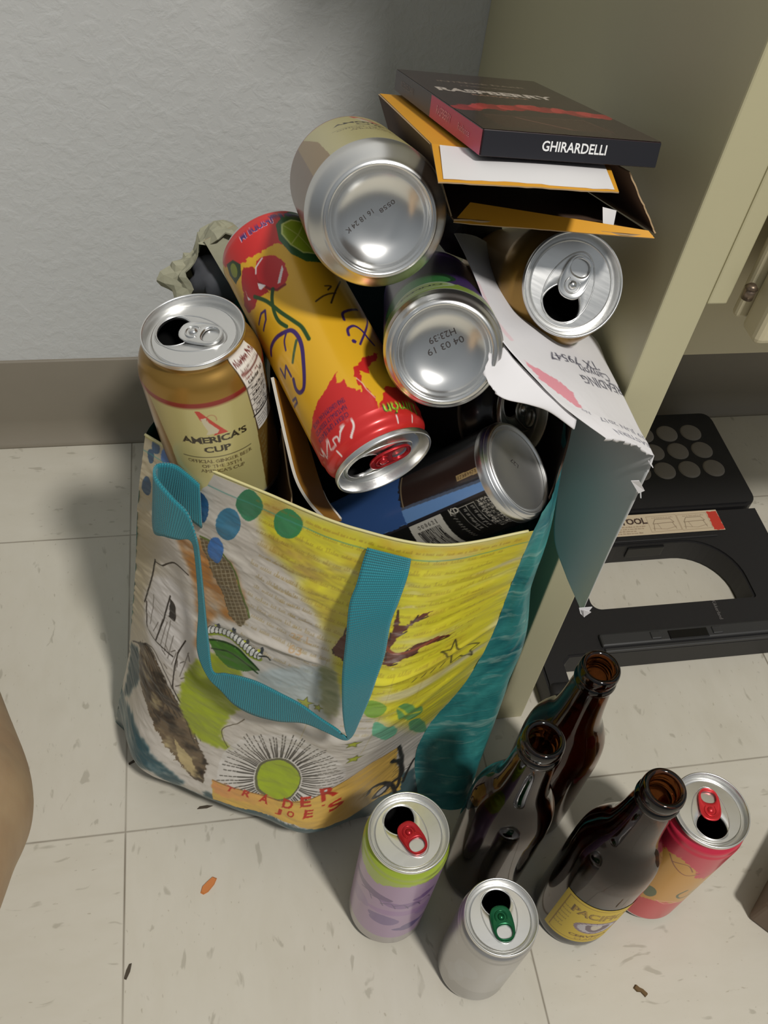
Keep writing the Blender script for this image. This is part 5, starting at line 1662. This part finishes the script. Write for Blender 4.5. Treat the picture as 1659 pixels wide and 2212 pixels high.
hr = hermite(np.linspace(0, 1, len(HANG_R)), np.array(HANG_R), np.linspace(0, 0.42, 9))
r_ = np.random.default_rng(5)
for k in (0, 2, 3, 6):
    p = hr[k]
    d = r_.uniform(-1, 1, (4, 3)) * 0.003 + np.array([-0.002, -0.002, 0])
    scrap([p, p + d[0], p + d[0] + d[1] * 0.8, p + d[1]])
p = hr[5] + np.array((-0.004, -0.003, 0.001))
scrap([p + (-0.007, -0.001, 0.006), p + (-0.003, -0.002, 0.007), p + (0.004, -0.001, -0.003), p + (0.001, -0.001, -0.005)])
tip = np.array(HANG_R[-1])
scrap([tip + (-0.005, -0.001, 0.006), tip + (0.004, -0.001, 0.006), tip + (0.001, -0.002, -0.004), tip + (-0.003, -0.002, 0.001)])
scrap([tip + (-0.003, -0.003, 0.007), tip + (0.003, -0.0035, 0.004), tip + (0.000, -0.003, -0.002)])

# ---- brown carton board stuck between two cans, torn strip, dark paper ----------
M_mustard = plain('mustard_carton_board', rgb(150, 104, 34), 0.5, var=0.2)
M_whiteedge = plain('white_board_edge', rgb(206, 200, 188), 0.8)
bd = thing('folded_cardboard', 'bent mustard cardboard wedged between the upright gold can and the yellow can', 'cardboard', (0.135, 0.05, 0.36))


def slab(parent, name, a, b, thick, mats, nu=12, nv=40, bow=(0, 0, 0), label=None):
    P = ruled(a, b, nu, nv, bow)
    du = np.gradient(P, axis=1); dv = np.gradient(P, axis=0)
    n = np.cross(du, dv); n /= np.linalg.norm(n, axis=-1)[..., None] + 1e-12
    A_, B_ = rel(P + n * thick / 2, parent), rel(P - n * thick / 2, parent)
    mb = MB(); mb.grid(A_, 0); mb.grid(B_[:, ::-1], 0)
    for x, y in ((A_[0], B_[0]), (A_[-1], B_[-1]), (A_[:, 0], B_[:, 0]), (A_[:, -1], B_[:, -1])):
        mb.grid(np.stack([x, y]), 1)
    o = link(name, mb.mesh(name, list(mats)), parent)
    if label:
        o['label'] = label
    return o


slab(bd, 'board', BRD_A, BRD_B, 0.0018, (M_mustard, M_whiteedge), bow=(0.004, 0.003, -0.006))
slab(bd, 'torn_strip', TORN_A, TORN_B, 0.0008, (plain('brown_board', rgb(120, 84, 48), 0.7, var=0.3), M_cardedge), bow=(0.003, 0, 0))
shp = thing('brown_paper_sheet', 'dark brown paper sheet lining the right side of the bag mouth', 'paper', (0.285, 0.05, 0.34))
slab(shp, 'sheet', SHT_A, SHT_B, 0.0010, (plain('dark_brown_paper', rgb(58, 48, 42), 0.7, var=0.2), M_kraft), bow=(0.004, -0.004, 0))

dw = thing('gap_shade_sheet', 'dark brown sheet added as shade deep in the gap under the torn carton', 'wrapper', (0.25, 0.16, 0.43))
slab(dw, 'shade_sheet', SHADE_A, SHADE_B, 0.0006, (plain('gap_shade_brown', rgb(40, 32, 32), 0.35, nscale=60, nstr=0.4, ndist=0.004, var=0.3), M_kraft), bow=(0, -0.008, 0.004))  # added dark sheet, its colour stands in for shade under the carton

# ---- crumpled carton behind the upright can ---------------------------------------
cr = thing('crumpled_wrapper', 'torn crumpled pale carton scrap behind the upright gold can', 'wrapper', (0.097, 0.232, 0.357))
M_scrap = plain('pale_scrap_card', rgb(168, 166, 142), 0.8, nscale=60, nstr=0.4, ndist=0.003, var=0.3)
bm = bmesh.new(); bmesh.ops.create_icosphere(bm, subdivisions=4, radius=1.0)
dele = []
for v in bm.verts:
    n = v.co.normalized()
    k = 1 + 0.30 * vnoise(np.array([n.x * 1.7 + 3]), np.array([n.y * 1.7 + n.z * 2.1]), 12)[0] + 0.14 * vnoise(np.array([n.x * 5 + n.z * 4]), np.array([n.y * 5 + 7]), 13)[0]
    v.co = Vector((n.x * 0.036 * k, n.y * 0.022 * k, n.z * 0.036 * k + 0.002))
    hole = (n - Vector((0.05, -0.85, 0.45)).normalized()).length
    if hole < 0.60 + 0.16 * vnoise(np.array([n.x * 6]), np.array([n.z * 6]), 4)[0]:
        dele.append(v)
bmesh.ops.delete(bm, geom=dele, context='VERTS')
o = link('outer_card', bm_mesh('outer_card', bm, M_scrap), cr)
o.modifiers.new('thickness', 'SOLIDIFY').thickness = 0.0012
bm = bmesh.new(); bmesh.ops.create_icosphere(bm, subdivisions=3, radius=1.0)
for v in bm.verts:
    n = v.co.normalized(); k = 1 + 0.25 * vnoise(np.array([n.x * 3]), np.array([n.y * 3 + n.z * 3]), 22)[0]
    v.co = Vector((n.x * 0.024 * k + 0.004, n.y * 0.010 * k + 0.004, n.z * 0.023 * k))
link('inner_lining', bm_mesh('inner_lining', bm, plain('grey_foil_lining', rgb(104, 106, 112), 0.55, var=0.4), True), cr)
sheet(cr, 'corner_flap', [(-.008, -.010, .040), (.012, -.002, .046), (.030, -.006, .010), (.014, -.020, -.002)], 0.0008, (plain('dark_olive_card', rgb(70, 68, 50), 0.7, var=0.3), M_scrap), 10, 10, bow=(0, -0.002, 0.001))

# ================================================================== FLOOR BITS, EDGES OF THE FRAME
def crumb(name, label, cat, x, y, ang, pts, h, m):
    bm = bmesh.new()
    vs = [bm.verts.new((math.cos(ang) * a - math.sin(ang) * b, math.sin(ang) * a + math.cos(ang) * b, 0.0)) for a, b in pts]
    f = bm.faces.new(vs)
    ex = bmesh.ops.extrude_face_region(bm, geom=[f])
    for v in ex['geom']:
        if isinstance(v, bmesh.types.BMVert):
            v.co.z = h; v.co.x *= 0.86; v.co.y *= 0.86
    bmesh.ops.recalc_face_normals(bm, faces=bm.faces)
    o = link(name, bm_mesh(name, bm, m)); o.location = (x, y, 0.0)
    return tag(o, label, cat)


crumb('orange_peel_bit', 'small orange food bit lying on the floor left of the lilac can', 'crumb', 0.0636, -0.0500, 0.75, [(-.0078, -.002), (-.004, -.0034), (.003, -.003), (.0078, -.0012), (.0066, .0022), (.001, .0028), (-.0045, .0030), (-.0084, .0008)], 0.0016, plain('orange_food', rgb(208, 128, 66), 0.6, var=0.2))
crumb('brown_crumb', 'brown crumb on the floor in front of the labelled bottle', 'crumb', 0.3811, -0.1698, -0.75, [(-.0055, -.0016), (-.002, -.0024), (.0005, -.001), (.005, -.0022), (.0058, .001), (.001, .0018), (-.002, .0012), (-.0052, .0016)], 0.0022, plain('brown_food', rgb(110, 84, 46), 0.7, var=0.3))
crumb('dark_fleck', 'thin dark fleck on the floor tile joint near the bottom edge', 'crumb', 0.0034, -0.1040, 1.2, [(-.0058, -.0010), (0, -.0016), (.0058, -.0006), (.005, .0008), (0, .0013), (-.0056, .0008)], 0.0014, plain('dark_debris', rgb(70, 60, 46), 0.7))
crumb('dark_fleck', 'tiny dark fleck on the floor beside the bag lower left corner', 'crumb', 0.0043, 0.0590, 0.5, [(-.0030, -.0008), (.0030, -.0010), (.0026, .0010), (-.0028, .0008)], 0.0012, bpy.data.materials['dark_debris'])
crumb('dark_fleck', 'dark thread of dirt on the floor under the front edge of the bag', 'crumb', 0.0625, 0.0130, 0.1, [(-.0062, -.0004), (.002, -.0014), (.0072, -.0004), (.003, .0010), (-.004, .0012)], 0.0012, bpy.data.materials['dark_debris'])

# cardboard corner at the right edge of the frame
kb = thing('cardboard_box', 'dark taupe box corner poking in at the right edge of the floor', 'box', (0.5425, -0.1485, 0.0))
kb.rotation_euler.z = 0.72
bm = bmesh.new(); add_box(bm, (-.030, -.030, 0), (.050, .050, 0.045), 0.004, 3)
link('box_body', bm_mesh('box_body', bm, plain('taupe_card', rgb(116, 100, 84), 0.7, nscale=200, nstr=0.15, var=0.15)), kb)
bm = bmesh.new(); add_box(bm, (-.031, -.031, 0.036), (.051, .051, 0.047), 0.003, 2)
link('lid', bm_mesh('lid', bm, plain('taupe_card_lid', rgb(112, 96, 80), 0.7, var=0.15)), kb)

# bare bent knee of the person crouching at the left
def skin():
    t = NT('skin')
    v = t.obj()
    t.set(Base_Color=t.mix(t.ramp(t.noise(v, 34, 3), [(0.35, (0, 0, 0, 1)), (0.7, (1, 1, 1, 1))]), rgb(188, 160, 126), rgb(176, 146, 114)), Roughness=0.55, Subsurface_Weight=0.15)
    t.bsdf.inputs['Subsurface Radius'].default_value = (0.01, 0.004, 0.002)
    t.bump(t.noise(v, 160, 3), 0.08, 0.0006)
    return t.m


ps = thing('person', "crouching person's bare bent knee at the left edge of the picture", 'person', (-0.10, -0.06, 0.0))
sk = [((-.42, -.72, .46), .095), ((-.30, -.50, .42), .088), ((-.175, -.30, .345), .074), ((-.101, -.160, .275), .060), ((-.0850, -.080, .222), .0545), ((-.0840, -.045, .185), .050), ((-.104, .010, .150), .048), ((-.150, .110, .112), .050), ((-.196, .20, .080), .042), ((-.238, .272, .052), .033), ((-.246, .282, .040), .026)]
pth = np.array([s[0] for s in sk]); rad = np.array([s[1] for s in sk])
k0 = np.linspace(0, 1, len(sk)); x0 = np.linspace(0, 1, 90)
pp = hermite(k0, pth, x0); rr = hermite(k0, rad[:, None], x0)[:, 0]
mb = MB(); mb.tube(rel(pp, ps), rr, 32)
# foot and toes, sole on the floor
fd = np.array((-.92, .39, 0.0)); fs_ = np.array((.39, .92, 0.0)); heel = np.array((-.226, .268, 0.0))
fp = hermite([0, .3, .6, 1], np.array([heel + (0, 0, .034), heel + fd * .075 + (0, 0, .036), heel + fd * .140 + (0, 0, .027), heel + fd * .185 + (0, 0, .019)]), np.linspace(0, 1, 24))
V, F_ = tube_arrays(fp, np.interp(np.linspace(0, 1, 24), [0, .15, .5, .8, 1], [.020, .033, .033, .040, .034]), 28)
V = np.array(V); cz = np.interp((V - heel) @ fd, [0, .075, .14, .185], [.034, .036, .027, .019])
V[:, 2] = np.maximum(cz + (V[:, 2] - cz) * np.interp((V - heel) @ fd, [0, .1, .19], [1.0, .85, .48]), 0.0015)
mb.add(rel(V, ps), F_)
for k, (w, ln_, r_t) in enumerate(((-.026, .052, .0115), (-.007, .050, .0085), (.008, .044, .0080), (.021, .037, .0075), (.032, .029, .0070))):
    b0 = heel + fd * .172 + fs_ * w
    mb.tube(rel(np.array([b0 + (0, 0, .015), b0 + fd * ln_ * .5 + (0, 0, .017), b0 + fd * ln_ * .85 + (0, 0, .012), b0 + fd * ln_ + (0, 0, .009)]), ps), [r_t, r_t, r_t * 1.05, r_t * .5], 14)
lg = link('leg', mb.mesh('leg', skin()), ps)
rm = lg.modifiers.new('one_surface', 'REMESH'); rm.mode = 'VOXEL'; rm.voxel_size = 0.0035; rm.use_smooth_shade = True
so = lg.modifiers.new('smooth', 'SMOOTH'); so.factor = 0.5; so.iterations = 5
